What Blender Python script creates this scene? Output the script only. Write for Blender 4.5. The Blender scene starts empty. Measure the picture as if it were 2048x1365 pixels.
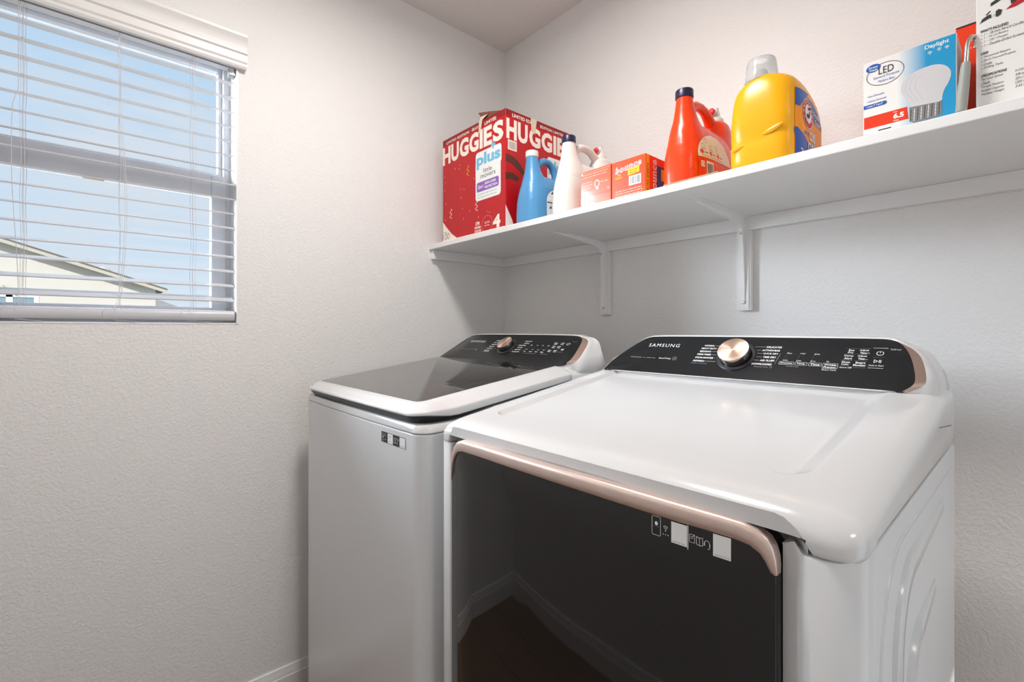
import bpy, bmesh, math, random
from mathutils import Vector, Matrix
random.seed(7)
scn = bpy.context.scene
COL = scn.collection

# ---------------------------------------------------------------- camera
FPX = 947.0
cam_d = bpy.data.cameras.new('camera')
cam_d.sensor_width = 36.0
cam_d.lens = FPX / 2048.0 * 36.0
cam_d.shift_y = -22.5 / 2048.0
cam_d.clip_start = 0.02
cam_d.clip_end = 400
cam = bpy.data.objects.new('camera', cam_d)
COL.objects.link(cam)
CAM = (1.6326, -1.3994, 1.18)
cam.location = CAM
cam.rotation_euler = (math.radians(90), 0, math.radians(180 - 41.54 - 90))
scn.camera = cam

# ---------------------------------------------------------------- view
vs = scn.view_settings
vs.view_transform = 'Standard'
vs.look = 'None'
vs.exposure = 0.14
vs.gamma = 1.0
vs.use_curve_mapping = False

# ---------------------------------------------------------------- sky
world = bpy.data.worlds.new('sky')
scn.world = world
world.use_nodes = True
nt = world.node_tree
nt.nodes.clear()
w_out = nt.nodes.new('ShaderNodeOutputWorld')
w_bg = nt.nodes.new('ShaderNodeBackground')
w_tc = nt.nodes.new('ShaderNodeTexCoord')
w_sep = nt.nodes.new('ShaderNodeSeparateXYZ')
w_ramp = nt.nodes.new('ShaderNodeValToRGB')
w_ramp.color_ramp.elements[0].position = 0.0
w_ramp.color_ramp.elements[0].color = (0.66, 0.77, 0.86, 1)
w_ramp.color_ramp.elements[1].position = 0.6
w_ramp.color_ramp.elements[1].color = (0.40, 0.61, 0.84, 1)
w_map = nt.nodes.new('ShaderNodeMapping')
w_map.inputs['Scale'].default_value = (1.0, 1.6, 5.0)
w_map.inputs['Rotation'].default_value = (0.25, 0, 0)
w_noise = nt.nodes.new('ShaderNodeTexNoise')
w_noise.inputs['Scale'].default_value = 2.2
w_noise.inputs['Detail'].default_value = 5
w_noise.inputs['Roughness'].default_value = 0.55
w_cr = nt.nodes.new('ShaderNodeValToRGB')
w_cr.color_ramp.elements[0].position = 0.42
w_cr.color_ramp.elements[0].color = (0, 0, 0, 1)
w_cr.color_ramp.elements[1].position = 0.68
w_cr.color_ramp.elements[1].color = (1, 1, 1, 1)
w_mix = nt.nodes.new('ShaderNodeMix')
w_mix.data_type = 'RGBA'
w_mix.inputs['B'].default_value = (0.66, 0.73, 0.80, 1)
L = nt.links.new
L(w_tc.outputs['Generated'], w_sep.inputs[0])
L(w_sep.outputs['Z'], w_ramp.inputs[0])
L(w_tc.outputs['Generated'], w_map.inputs[0])
L(w_map.outputs[0], w_noise.inputs['Vector'])
L(w_noise.outputs[0], w_cr.inputs[0])
L(w_cr.outputs[0], w_mix.inputs['Factor'])
L(w_ramp.outputs[0], w_mix.inputs['A'])
L(w_mix.outputs['Result'], w_bg.inputs['Color'])
w_bg.inputs['Strength'].default_value = 1.0
L(w_bg.outputs[0], w_out.inputs[0])


def lamp(name, kind, loc, energy, color, rot=(0, 0, 0), **kw):
    ld = bpy.data.lights.new(name, kind)
    ld.energy = energy
    ld.color = color
    for k, v in kw.items():
        setattr(ld, k, v)
    o = bpy.data.objects.new(name, ld)
    o.location = loc
    o.rotation_euler = rot
    COL.objects.link(o)
    return o


def aim(o, direction):
    o.rotation_euler = Vector(direction).to_track_quat('-Z', 'Y').to_euler()


# direct sun on the neighbour's gable (comes from behind our house)
sun = lamp('sun', 'SUN', (5, 3, 12), 3.6, (1.0, 0.95, 0.90), angle=math.radians(0.6))
aim(sun, (-0.80, 0.15, -0.62))
# soft daylight of the bright sky and clouds outside the window
skyglow = lamp('sky_daylight', 'SUN', (-6, -5, 5), 46.0, (0.82, 0.91, 1.0), angle=math.radians(58))
aim(skyglow, (0.62, 0.74, -0.13))
# the flush ceiling lamp over the middle of the little room
lamp('ceiling_lamp_light', 'AREA', (0.86, -0.93, 2.375), 13.8, (1.0, 0.965, 0.935),
     shape='DISK', size=0.24)
lamp('added_fill_lamp', 'AREA', (2.75, -0.95, 2.375), 4.0, (1.0, 0.95, 0.91),
     shape='DISK', size=0.30)  # second lamp, added as fill over the unseen right part of the room


# lamp hall, added for fill in a made-up opening of the unseen right wall
door_fill = lamp('added_doorway_fill', 'AREA', (3.36, -0.88, 1.05), 4.6, (0.90, 0.95, 1.0), shape='RECTANGLE', size=0.86, size_y=2.0)
door_fill.rotation_euler = (math.radians(90), 0, math.radians(90))


# ---------------------------------------------------------------- materials
def mat(name, color, rough=0.5, metal=0.0, bump=None, coat=0.0, spec=0.5, trans=0.0, ior=1.45,
        emis=None, aniso=0.0, alpha=1.0):
    m = bpy.data.materials.new(name)
    m.use_nodes = True
    n = m.node_tree.nodes
    b = n['Principled BSDF']
    b.inputs['Base Color'].default_value = (*color, 1)
    b.inputs['Roughness'].default_value = rough
    b.inputs['Metallic'].default_value = metal
    b.inputs['Coat Weight'].default_value = coat
    b.inputs['Coat Roughness'].default_value = 0.05
    b.inputs['Specular IOR Level'].default_value = spec
    b.inputs['Transmission Weight'].default_value = trans
    b.inputs['IOR'].default_value = ior
    b.inputs['Anisotropic'].default_value = aniso
    b.inputs['Alpha'].default_value = alpha
    if emis:
        b.inputs['Emission Color'].default_value = (*emis[0], 1)
        b.inputs['Emission Strength'].default_value = emis[1]
    # every material is procedural: a faint tone variation plus, where asked, a bump
    tc = n.new('ShaderNodeTexCoord')
    nz = n.new('ShaderNodeTexNoise')
    nz.inputs['Scale'].default_value = bump[0] if bump else 9.0
    nz.inputs['Detail'].default_value = 3.0
    m.node_tree.links.new(tc.outputs['Object'], nz.inputs['Vector'])
    if bump:
        bp = n.new('ShaderNodeBump')
        bp.inputs['Strength'].default_value = bump[1]
        bp.inputs['Distance'].default_value = bump[2]
        m.node_tree.links.new(nz.outputs[0], bp.inputs['Height'])
        m.node_tree.links.new(bp.outputs[0], b.inputs['Normal'])
    else:
        mp = n.new('ShaderNodeMapRange')
        mp.inputs['To Min'].default_value = max(0.0, rough - 0.015)
        mp.inputs['To Max'].default_value = min(1.0, rough + 0.015)
        m.node_tree.links.new(nz.outputs[0], mp.inputs['Value'])
        m.node_tree.links.new(mp.outputs[0], b.inputs['Roughness'])
    return m


def wall_mat(name, color, dist=0.0012, rough=0.62):
    m = bpy.data.materials.new(name)
    m.use_nodes = True
    n = m.node_tree.nodes
    lk = m.node_tree.links.new
    b = n['Principled BSDF']
    b.inputs['Base Color'].default_value = (*color, 1)
    b.inputs['Roughness'].default_value = rough
    b.inputs['Specular IOR Level'].default_value = 0.35
    tc = n.new('ShaderNodeTexCoord')
    a = n.new('ShaderNodeTexNoise')
    a.inputs['Scale'].default_value = 120
    a.inputs['Detail'].default_value = 3
    a.inputs['Distortion'].default_value = 0.6
    r = n.new('ShaderNodeValToRGB')
    r.color_ramp.elements[0].position = 0.38
    r.color_ramp.elements[1].position = 0.66
    c = n.new('ShaderNodeTexNoise')
    c.inputs['Scale'].default_value = 260
    c.inputs['Detail'].default_value = 2
    ad = n.new('ShaderNodeMath')
    ad.operation = 'MULTIPLY_ADD'
    ad.inputs[1].default_value = 0.35
    bp = n.new('ShaderNodeBump')
    bp.inputs['Strength'].default_value = 0.55
    bp.inputs['Distance'].default_value = dist
    lk(tc.outputs['Object'], a.inputs['Vector'])
    lk(tc.outputs['Object'], c.inputs['Vector'])
    lk(a.outputs[0], r.inputs[0])
    lk(c.outputs[0], ad.inputs[0])
    lk(r.outputs[0], ad.inputs[2])
    lk(ad.outputs[0], bp.inputs['Height'])
    lk(bp.outputs[0], b.inputs['Normal'])
    return m


def hexc(s):
    r, g, b = (int(s[i:i + 2], 16) / 255 for i in (0, 2, 4))
    f = lambda c: c / 12.92 if c <= 0.04045 else ((c + 0.055) / 1.055) ** 2.4
    return (f(r), f(g), f(b))


M = {}
M['wall'] = wall_mat('wall_paint', (0.81, 0.796, 0.778))
M['ceiling'] = wall_mat('ceiling_paint', (0.78, 0.745, 0.72))
M['trim'] = mat('trim_paint', (0.82, 0.81, 0.79), 0.35, bump=(30, 0.05, 0.001))
M['shelf'] = mat('shelf_paint', (0.83, 0.82, 0.81), 0.42, bump=(45, 0.15, 0.001))
M['bracket'] = mat('bracket_paint', (0.83, 0.82, 0.81), 0.35)
M['screw'] = mat('screw_metal', (0.62, 0.6, 0.56), 0.35, metal=0.6)
M['vinyl'] = mat('window_vinyl', (0.80, 0.81, 0.84), 0.35)
M['slat'] = mat('blind_slat', (0.58, 0.58, 0.60), 0.32)
M['valance'] = mat('blind_valance', (0.80, 0.78, 0.76), 0.38)
M['cord'] = mat('blind_cord', (0.62, 0.60, 0.62), 0.8)
def thin_glass(name):
    m = bpy.data.materials.new(name)
    m.use_nodes = True
    n = m.node_tree.nodes
    lk = m.node_tree.links.new
    n.remove(n['Principled BSDF'])
    tr = n.new('ShaderNodeBsdfTransparent')
    tr.inputs[0].default_value = (0.98, 0.98, 0.985, 1)
    gl = n.new('ShaderNodeBsdfGlossy')
    gl.inputs['Roughness'].default_value = 0.02
    fr = n.new('ShaderNodeFresnel')
    fr.inputs[0].default_value = 1.25
    mx = n.new('ShaderNodeMixShader')
    lk(fr.outputs[0], mx.inputs[0])
    lk(tr.outputs[0], mx.inputs[1])
    lk(gl.outputs[0], mx.inputs[2])
    lk(mx.outputs[0], n['Material Output'].inputs[0])
    return m


M['glass'] = thin_glass('window_glass')
M['enamel'] = mat('white_enamel', (0.66, 0.66, 0.66), 0.16, coat=0.3)
M['enamel_body'] = mat('white_enamel_sheet', (0.70, 0.715, 0.725), 0.22, coat=0.15)
M['gasket'] = mat('black_plastic', (0.012, 0.013, 0.016), 0.35)
M['blackglass'] = mat('black_glass', (0.012, 0.011, 0.011), 0.035, spec=0.55)
M['lidglass'] = mat('smoked_lid_glass', (0.014, 0.013, 0.012), 0.045, spec=0.75, coat=0.7)
M['panel'] = mat('black_panel', (0.011, 0.012, 0.013), 0.16, spec=0.45)
M['gold'] = mat('rose_gold_trim', (0.56, 0.39, 0.32), 0.30, metal=0.75)
M['handle'] = mat('rose_gold_handle', (0.80, 0.64, 0.57), 0.36, metal=0.75)
M['knobside'] = mat('knob_side', (0.33, 0.29, 0.28), 0.25, metal=1.0)
M['ring'] = mat('knob_ring', (0.05, 0.05, 0.055), 0.30, metal=0.4)
M['print_white'] = mat('print_white', (0.72, 0.72, 0.72), 0.5)
M['print_grey'] = mat('print_grey', (0.25, 0.25, 0.26), 0.5)
M['print_blue'] = mat('print_blue', (0.05, 0.12, 0.28), 0.5)
M['print_green'] = mat('print_green', (0.02, 0.09, 0.08), 0.5)
M['label_white'] = mat('label_white', (0.83, 0.83, 0.82), 0.45)
M['print_black'] = mat('print_black', (0.015, 0.015, 0.018), 0.5)
M['red_box'] = mat('red_carton', hexc('BC0A16'), 0.38)
M['red_box_dark'] = mat('red_carton_band', hexc('8E0812'), 0.38)
M['cream'] = mat('cream_print', hexc('F3E6DA'), 0.4)
M['cardboard'] = mat('cardboard', hexc('B79A7A'), 0.85, bump=(60, 0.2, 0.001))
M['cardinside'] = mat('cardboard_inside', hexc('7B4A38'), 0.9)
M['skyblue'] = mat('sky_blue_print', hexc('6FB9DA'), 0.4)
M['purple'] = mat('purple_print', hexc('8C5FB4'), 0.4)
M['brown'] = mat('brown_print', hexc('5A2A1C'), 0.5)
M['yellow'] = mat('yellow_print', hexc('F0B41E'), 0.45)
M['blue_pl'] = mat('blue_plastic', hexc('5596C8'), 0.30)
M['white_pl'] = mat('white_plastic', hexc('DDDAD4'), 0.32)
M['orange_pl'] = mat('orange_plastic', hexc('F0400E'), 0.27)
M['yellow_pl'] = mat('yellow_plastic', hexc('F4AE04'), 0.30)
M['navy'] = mat('navy_cap', hexc('1B1C40'), 0.35)
M['red_pl'] = mat('red_button', hexc('D02020'), 0.35)
M['clear'] = mat('clear_cap', (0.93, 0.95, 0.96), 0.12, trans=0.75, ior=1.25, spec=0.5)
M['bounce'] = mat('orange_carton', hexc('EE4A16'), 0.30)
M['bounce_pink'] = mat('orange_carton_glossy', hexc('EC5A30'), 0.22, coat=0.4)
M['yellow_bright'] = mat('yellow_bright', hexc('F6D400'), 0.4)
M['teal'] = mat('teal_print', hexc('79BBB0'), 0.45)
M['led_blue'] = mat('cyan_print', hexc('1F9ED0'), 0.3)
M['deep_blue'] = mat('deep_blue_print', hexc('1C58AC'), 0.35)
M['redorange'] = mat('red_orange_print', hexc('E63A12'), 0.35)
M['bulb_grey'] = mat('bulb_grey', hexc('D3D1D3'), 0.35)
M['bulb_grey2'] = mat('bulb_grey_soft', hexc('C5C2C8'), 0.35)
M['bulb_metal'] = mat('bulb_base_print', hexc('8A8A88'), 0.3, metal=0.3)
M['orange_pr'] = mat('orange_print', hexc('F59A1C'), 0.4)
M['red_print'] = mat('red_print', hexc('C22030'), 0.4)
M['carton_white'] = mat('white_carton', hexc('EFEDEA'), 0.4)
M['carton_grey'] = mat('grey_carton_side', hexc('BEB6B0'), 0.6)
M['print_dgrey'] = mat('print_dark_grey', hexc('3A3A3C'), 0.5)
M['dark_green'] = mat('battery_print', hexc('333A36'), 0.5)
M['grey_pl'] = mat('grey_sleeve', hexc('9DA09A'), 0.45)
M['chrome'] = mat('chrome_wire', (0.6, 0.58, 0.54), 0.22, metal=1.0)
M['stucco'] = wall_mat('stucco', hexc('DAD6CC'), 0.01, 0.9)
M['fascia'] = mat('fascia_paint', hexc('B9B4A4'), 0.6)
M['roof'] = mat('roof_tile', hexc('6E6A68'), 0.9, bump=(4, 0.6, 0.05))
M['farwin'] = mat('far_window_glass', hexc('7F98A4'), 0.1)
M['ground'] = mat('ground', hexc('8D8A80'), 0.9, bump=(1, 0.4, 0.1))
M['blackfab'] = mat('black_fabric', (0.006, 0.006, 0.008), 0.9)
M['lampwhite'] = mat('lamp_diffuser', (0.9, 0.88, 0.85), 0.5, emis=((1.0, 0.92, 0.82), 2.0))
M['lampbody'] = mat('lamp_body', (0.7, 0.7, 0.7), 0.4)


def knob_metal():
    m = bpy.data.materials.new('brushed_rose_gold')
    m.use_nodes = True
    n = m.node_tree.nodes
    lk = m.node_tree.links.new
    b = n['Principled BSDF']
    b.inputs['Base Color'].default_value = (0.86, 0.64, 0.50, 1)
    b.inputs['Metallic'].default_value = 1.0
    b.inputs['Roughness'].default_value = 0.36
    b.inputs['Anisotropic'].default_value = 0.85
    t = n.new('ShaderNodeTangent')
    t.direction_type = 'RADIAL'
    t.axis = 'Z'
    lk(t.outputs[0], b.inputs['Tangent'])
    return m


M['brushed'] = knob_metal()


def floor_mat():
    m = bpy.data.materials.new('dark_wood_floor')
    m.use_nodes = True
    n = m.node_tree.nodes
    lk = m.node_tree.links.new
    b = n['Principled BSDF']
    tc = n.new('ShaderNodeTexCoord')
    br = n.new('ShaderNodeTexBrick')
    br.inputs['Scale'].default_value = 1.0
    br.inputs['Brick Width'].default_value = 1.2
    br.inputs['Row Height'].default_value = 0.16
    br.inputs['Mortar Size'].default_value = 0.002
    br.inputs['Color1'].default_value = (0.34, 0.20, 0.12, 1)
    br.inputs['Color2'].default_value = (0.25, 0.145, 0.085, 1)
    br.inputs['Mortar'].default_value = (0.03, 0.018, 0.01, 1)
    nz = n.new('ShaderNodeTexNoise')
    nz.inputs['Scale'].default_value = 4
    nz.inputs['Detail'].default_value = 6
    mp = n.new('ShaderNodeMapping')
    mp.inputs['Scale'].default_value = (1, 14, 1)
    mx = n.new('ShaderNodeMix')
    mx.data_type = 'RGBA'
    mx.blend_type = 'MULTIPLY'
    mx.inputs['Factor'].default_value = 0.6
    lk(tc.outputs['Object'], br.inputs['Vector'])
    lk(tc.outputs['Object'], mp.inputs['Vector'])
    lk(mp.outputs[0], nz.inputs['Vector'])
    lk(br.outputs['Color'], mx.inputs['A'])
    lk(nz.outputs['Color'], mx.inputs['B'])
    lk(mx.outputs['Result'], b.inputs['Base Color'])
    b.inputs['Roughness'].default_value = 0.35
    return m


M['floor'] = floor_mat()


# ---------------------------------------------------------------- helpers
def world_loc(o):
    v = Vector((0, 0, 0))
    while o is not None:
        v = v + o.location
        o = o.parent
    return v


def thing(name, label, cat, loc, group=None):
    o = bpy.data.objects.new(name, None)
    o.empty_display_size = 0.05
    COL.objects.link(o)
    o.location = loc
    o['label'] = label
    o['category'] = cat
    if group:
        o['group'] = group
    return o


def tag(o, label, cat, group=None):
    o['label'] = label
    o['category'] = cat
    if group:
        o['group'] = group
    return o


class MB:
    def __init__(s):
        s.v, s.f, s.mi = [], [], []

    def add(s, vs_, fs, mi=0):
        o = len(s.v)
        s.v += [tuple(p) for p in vs_]
        for f in fs:
            s.f.append([o + i for i in f])
            s.mi.append(mi)
        return s

    def box(s, a, b, mi=0):
        x0, y0, z0 = a
        x1, y1, z1 = b
        vs_ = [(x, y, z) for x in (x0, x1) for y in (y0, y1) for z in (z0, z1)]
        fs = [(0, 1, 3, 2), (4, 6, 7, 5), (0, 4, 5, 1), (2, 3, 7, 6), (0, 2, 6, 4), (1, 5, 7, 3)]
        return s.add(vs_, fs, mi)

    def loft(s, rings, closed=True, cap0=False, cap1=False, mi=0):
        n = len(rings[0])
        vs_ = [p for r in rings for p in r]
        fs = []
        for i in range(len(rings) - 1):
            for j in range(n if closed else n - 1):
                k = (j + 1) % n
                fs.append((i * n + j, i * n + k, (i + 1) * n + k, (i + 1) * n + j))
        if cap0:
            fs.append(tuple(reversed(range(n))))
        if cap1:
            fs.append(tuple((len(rings) - 1) * n + j for j in range(n)))
        return s.add(vs_, fs, mi)

    def tube(s, path, r, n=10, mi=0, caps=True):
        pts = [Vector(p) for p in path]
        rings = []
        prev = None
        for i, p in enumerate(pts):
            t = (pts[min(i + 1, len(pts) - 1)] - pts[max(i - 1, 0)]).normalized()
            if prev is None:
                a = Vector((0, 0, 1)) if abs(t.z) < 0.9 else Vector((1, 0, 0))
                u = t.cross(a).normalized()
            else:
                u = (prev - t * prev.dot(t)).normalized()
            prev = u
            w = t.cross(u)
            rr = r[i] if isinstance(r, (list, tuple)) else r
            rings.append([p + (u * math.cos(2 * math.pi * k / n) + w * math.sin(2 * math.pi * k / n)) * rr
                          for k in range(n)])
        return s.loft(rings, True, caps, caps, mi)

    def lathe(s, o, ax, prof, n=48, mi=0, cap0=False, cap1=False):
        """prof: list of (radius, height along ax)"""
        o = Vector(o)
        ax = Vector(ax).normalized()
        u = ax.cross(Vector((1, 0, 0)) if abs(ax.x) < 0.9 else Vector((0, 1, 0))).normalized()
        w = ax.cross(u)
        rings = [[o + ax * h + (u * math.cos(2 * math.pi * k / n) + w * math.sin(2 * math.pi * k / n)) * r
                  for k in range(n)] for r, h in prof]
        return s.loft(rings, True, cap0, cap1, mi)

    def prism(s, pts, fr, n0, n1, mi=0):
        """2D polygon in frame fr extruded from n0 to n1"""
        a = [fr(u, v, n0) for u, v in pts]
        b = [fr(u, v, n1) for u, v in pts]
        return s.loft([a, b], True, True, True, mi)

    def build(s, name, mats, parent=None, smooth=None, kind=None, bevel=None):
        me = bpy.data.meshes.new(name)
        off = world_loc(parent) if parent is not None else Vector((0, 0, 0))
        me.from_pydata([(x - off.x, y - off.y, z - off.z) for x, y, z in s.v], [], s.f)
        if not isinstance(mats, (list, tuple)):
            mats = [mats]
        for m in mats:
            me.materials.append(m)
        for p, i in zip(me.polygons, s.mi):
            p.material_index = i
        bm = bmesh.new()
        bm.from_mesh(me)
        bmesh.ops.recalc_face_normals(bm, faces=bm.faces)
        bm.to_mesh(me)
        bm.free()
        if smooth:
            for p in me.polygons:
                p.use_smooth = True
            me.set_sharp_from_angle(angle=math.radians(smooth))
        me.update()
        o = bpy.data.objects.new(name, me)
        COL.objects.link(o)
        if parent is not None:
            o.parent = parent
        if bevel:
            bv = o.modifiers.new('bevel', 'BEVEL')
            bv.width = bevel
            bv.segments = 3
            bv.limit_method = 'ANGLE'
        if kind:
            o['kind'] = kind
        return o


def frame(o, U, V, N):
    o, U, V, N = Vector(o), Vector(U), Vector(V), Vector(N)
    return lambda u, v, n=0.0: o + U * u + V * v + N * n


# --- lettering: flat glyph meshes from Blender's own built-in font
_tcache = {}


def glyphs(st, bold=0.0, shear=0.0, sp=1.0):
    k = (st, bold, shear, sp)
    if k in _tcache:
        return _tcache[k]
    c = bpy.data.curves.new('t', 'FONT')
    c.body = st
    c.size = 1.0
    c.offset = bold
    c.space_character = sp
    c.shear = shear
    c.resolution_u = 3
    o = bpy.data.objects.new('t', c)
    COL.objects.link(o)
    bpy.context.view_layer.update()
    dg = bpy.context.evaluated_depsgraph_get()
    me = bpy.data.meshes.new_from_object(o.evaluated_get(dg))
    vs_ = [(v.co.x, v.co.y) for v in me.vertices]
    fs = [tuple(p.vertices) for p in me.polygons]
    bpy.data.objects.remove(o)
    bpy.data.curves.remove(c)
    bpy.data.meshes.remove(me)
    xs = [v[0] for v in vs_]
    ys = [v[1] for v in vs_]
    x0, x1, y0, y1 = min(xs), max(xs), min(ys), max(ys)
    _tcache[k] = ([((x - x0) / (x1 - x0), (y - y0) / (y1 - y0)) for x, y in vs_], fs, (x1 - x0), (y1 - y0))
    return _tcache[k]


class Decal:
    """flat print on a surface: one mesh, several inks"""
    STEP = 0.00007

    def __init__(s, fr):
        s.fr = fr
        s.mb = MB()
        s.mats = []

    def m(s, key):
        if key not in s.mats:
            s.mats.append(key)
        return s.mats.index(key)

    def text(s, st, u, v, w, h, ink, bold=0.0, shear=0.0, lay=2, fn=None, sp=1.0):
        vs_, fs, _, _ = glyphs(st, bold, shear, sp)
        f = fn or (lambda a, b: (u + a * w, v + b * h))
        s.mb.add([s.fr(*f(a, b), lay * s.STEP) for a, b in vs_], fs, s.m(ink))
        return s

    def poly(s, pts, ink, lay=1):
        s.mb.add([s.fr(a, b, lay * s.STEP) for a, b in pts], [tuple(range(len(pts)))], s.m(ink))
        return s

    def rect(s, u, v, w, h, ink, lay=1, r=0.0, nx=1):
        if r:
            return s.poly(rr2(u, v, u + w, v + h, r), ink, lay)
        for i in range(nx):
            a, b = u + w * i / nx, u + w * (i + 1) / nx
            s.poly([(a, v), (b, v), (b, v + h), (a, v + h)], ink, lay)
        return s

    def ellipse(s, u, v, a, b, ink, lay=1, n=28, rot=0.0):
        pts = []
        for k in range(n):
            t = 2 * math.pi * k / n
            x, y = a * math.cos(t), b * math.sin(t)
            pts.append((u + x * math.cos(rot) - y * math.sin(rot), v + x * math.sin(rot) + y * math.cos(rot)))
        return s.poly(pts, ink, lay)

    def line(s, pts, w, ink, lay=2, closed=False):
        q = list(pts) + ([pts[0]] if closed else [])
        for (a, b), (c, d) in zip(q[:-1], q[1:]):
            l = math.hypot(c - a, d - b) or 1e-9
            nx, ny = -(d - b) / l * w / 2, (c - a) / l * w / 2
            s.poly([(a + nx, b + ny), (a - nx, b - ny), (c - nx, d - ny), (c + nx, d + ny)], ink, lay)
        return s

    def ring(s, u, v, a, b, w, ink, lay=2, n=36, t0=0.0, t1=1.0):
        pts = [(u + a * math.cos(2 * math.pi * (t0 + (t1 - t0) * k / n)),
                v + b * math.sin(2 * math.pi * (t0 + (t1 - t0) * k / n))) for k in range(n + 1)]
        return s.line(pts, w, ink, lay)

    def micro(s, u, v, w, h, ink, lay=2, seed=1):
        """small print too fine to read: a row of short strokes"""
        rnd = random.Random(seed + int(u * 1e4) + int(v * 1e5))
        x = u
        while x < u + w - h:
            l = rnd.uniform(1.2, 4.0) * h
            l = min(l, u + w - x)
            s.rect(x, v + h * 0.25, l, h * 0.32, ink, lay)
            x += l + h * 0.6
        return s

    def barcode(s, u, v, w, h, lay=2, ink='print_black', back='label_white', seed=1):
        rnd = random.Random(seed)
        if back:
            s.rect(u, v, w, h, back, lay)
        x = u + w * 0.08
        while x < u + w * 0.9:
            bw = w * rnd.choice((0.012, 0.02, 0.03))
            s.rect(x, v + h * 0.12, bw, h * 0.76, ink, lay + 1)
            x += bw + w * rnd.choice((0.015, 0.025, 0.035))
        return s

    def build(s, name, parent):
        o = s.mb.build(name, [M[k] for k in s.mats], parent)
        return o


def rr2(x0, y0, x1, y1, r, n=6):
    """rounded rectangle, CCW; r scalar or 4 radii (bl, br, tr, tl)"""
    rs = (r,) * 4 if not isinstance(r, (list, tuple)) else r
    out = []
    cs = [(x0, y0, 180, rs[0], 1, 1), (x1, y0, 270, rs[1], -1, 1), (x1, y1, 0, rs[2], -1, -1), (x0, y1, 90, rs[3], 1, -1)]
    for cx, cy, a0, r_, sx, sy in cs:
        for k in range(n + 1):
            a = math.radians(a0 + 90 * k / n)
            out.append((cx + sx * r_ + r_ * math.cos(a), cy + sy * r_ + r_ * math.sin(a)))
    return out


def rrect(x0, y0, x1, y1, r, nc=8, ns=16):
    """rounded rectangle with a fixed number of points, CCW from bottom-left corner; sides subdivided"""
    rs = (r,) * 4 if not isinstance(r, (list, tuple)) else r
    cor = rr2(x0, y0, x1, y1, rs, nc)
    out = []
    for c in range(4):
        seg = cor[c * (nc + 1):(c + 1) * (nc + 1)]
        out += seg
        a = seg[-1]
        b = cor[((c + 1) * (nc + 1)) % len(cor)]
        for k in range(1, ns):
            out.append((a[0] + (b[0] - a[0]) * k / ns, a[1] + (b[1] - a[1]) * k / ns))
    return out


def sstep(a, b, x):
    t = max(0.0, min(1.0, (x - a) / (b - a)))
    return t * t * (3 - 2 * t)


def struct_box(name, a, b, m, **kw):
    return MB().box(a, b).build(name, m, kind='structure', **kw)


# ================================================================ ROOM
RX, RY, RZ = 3.3, -1.5, 2.437       # right wall, front wall, ceiling
WY0, WY1, WZ0, WZ1 = -1.68, -1.0705, 1.199, 2.03
OUT = -0.16
mb = MB()
mb.box((OUT, RY - 0.35, -0.1), (0, WY0, RZ + 0.1))
mb.box((OUT, WY1, -0.1), (0, 0.12, RZ + 0.1))
mb.box((OUT, WY0, -0.1), (0, WY1, WZ0))
mb.box((OUT, WY0, WZ1), (0, WY1, RZ + 0.1))
RYW = -1.745
mb.build('wall_left', M['wall'], kind='structure')
struct_box('wall_back', (0, 0, -0.1), (RX, 0.12, RZ + 0.1), M['wall'])
DY0, DY1, DZ1 = -1.32, -0.44, 2.06  # made-up doorway in the unseen right wall, opened for the fill light
mb = MB()
mb.box((RX, RYW, -0.1), (RX + 0.12, DY0, RZ + 0.1))
mb.box((RX, DY1, -0.1), (RX + 0.12, 0.12, RZ + 0.1))
mb.box((RX, DY0, DZ1), (RX + 0.12, DY1, RZ + 0.1))
mb.build('wall_right', M['wall'], kind='structure')
mb = MB()
mb.box((RX - 0.016, DY0 - 0.06, 0.0), (RX, DY0, DZ1 + 0.06))
mb.box((RX - 0.016, DY1, 0.0), (RX, DY1 + 0.06, DZ1 + 0.06))
mb.box((RX - 0.016, DY0, DZ1), (RX, DY1, DZ1 + 0.06))
mb.build('added_doorway', M['trim'], kind='structure', bevel=0.003)  # trim of the doorway added for the fill light
struct_box('wall_front', (0, RYW - 0.12, -0.1), (RX, RYW, RZ + 0.1), M['wall'])
struct_box('ceiling', (0, RYW, RZ), (RX, 0, RZ + 0.1), M['ceiling'])
struct_box('floor', (0, RYW, -0.1), (RX, 0, 0), M['floor'])


def baseboard(name, p0, p1, nrm):
    """profile 95 mm high swept from p0 to p1 along a wall, nrm points into the room"""
    prof = [(0, 0), (0.013, 0), (0.013, 0.064), (0.0105, 0.068), (0.0105, 0.074), (0.007, 0.083), (0.006, 0.092), (0, 0.0945)]
    rings = []
    for p in (p0, p1):
        rings.append([(p[0] + nrm[0] * a, p[1] + nrm[1] * a, h) for a, h in prof])
    return MB().loft(rings, True, True, True).build(name, M['trim'], kind='structure', smooth=25)


baseboard('baseboard_left', (0, RYW), (0, 0), (1, 0))
baseboard('baseboard_back', (0.013, 0), (RX, 0), (0, -1))
baseboard('baseboard_front', (0.013, RYW), (RX - 0.013, RYW), (0, 1))
baseboard('baseboard_right', (RX, RYW), (RX, DY0 - 0.06), (-1, 0))
baseboard('baseboard_right', (RX, DY1 + 0.06), (RX, -0.013), (-1, 0))

# ---- window: vinyl single-hung in the reveal
XF = -0.10
wy0, wy1 = WY0, WY1


def rect_frame(mb, x0, x1, y0, y1, z0, z1, w, wb=None, wt=None):
    wb = wb or w
    wt = wt or w
    mb.box((x0, y0, z0), (x1, y0 + w, z1))
    mb.box((x0, y1 - w, z0), (x1, y1, z1))
    mb.box((x0, y0 + w, z0), (x1, y1 - w, z0 + wb))
    mb.box((x0, y0 + w, z1 - wt), (x1, y1 - w, z1))


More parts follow.
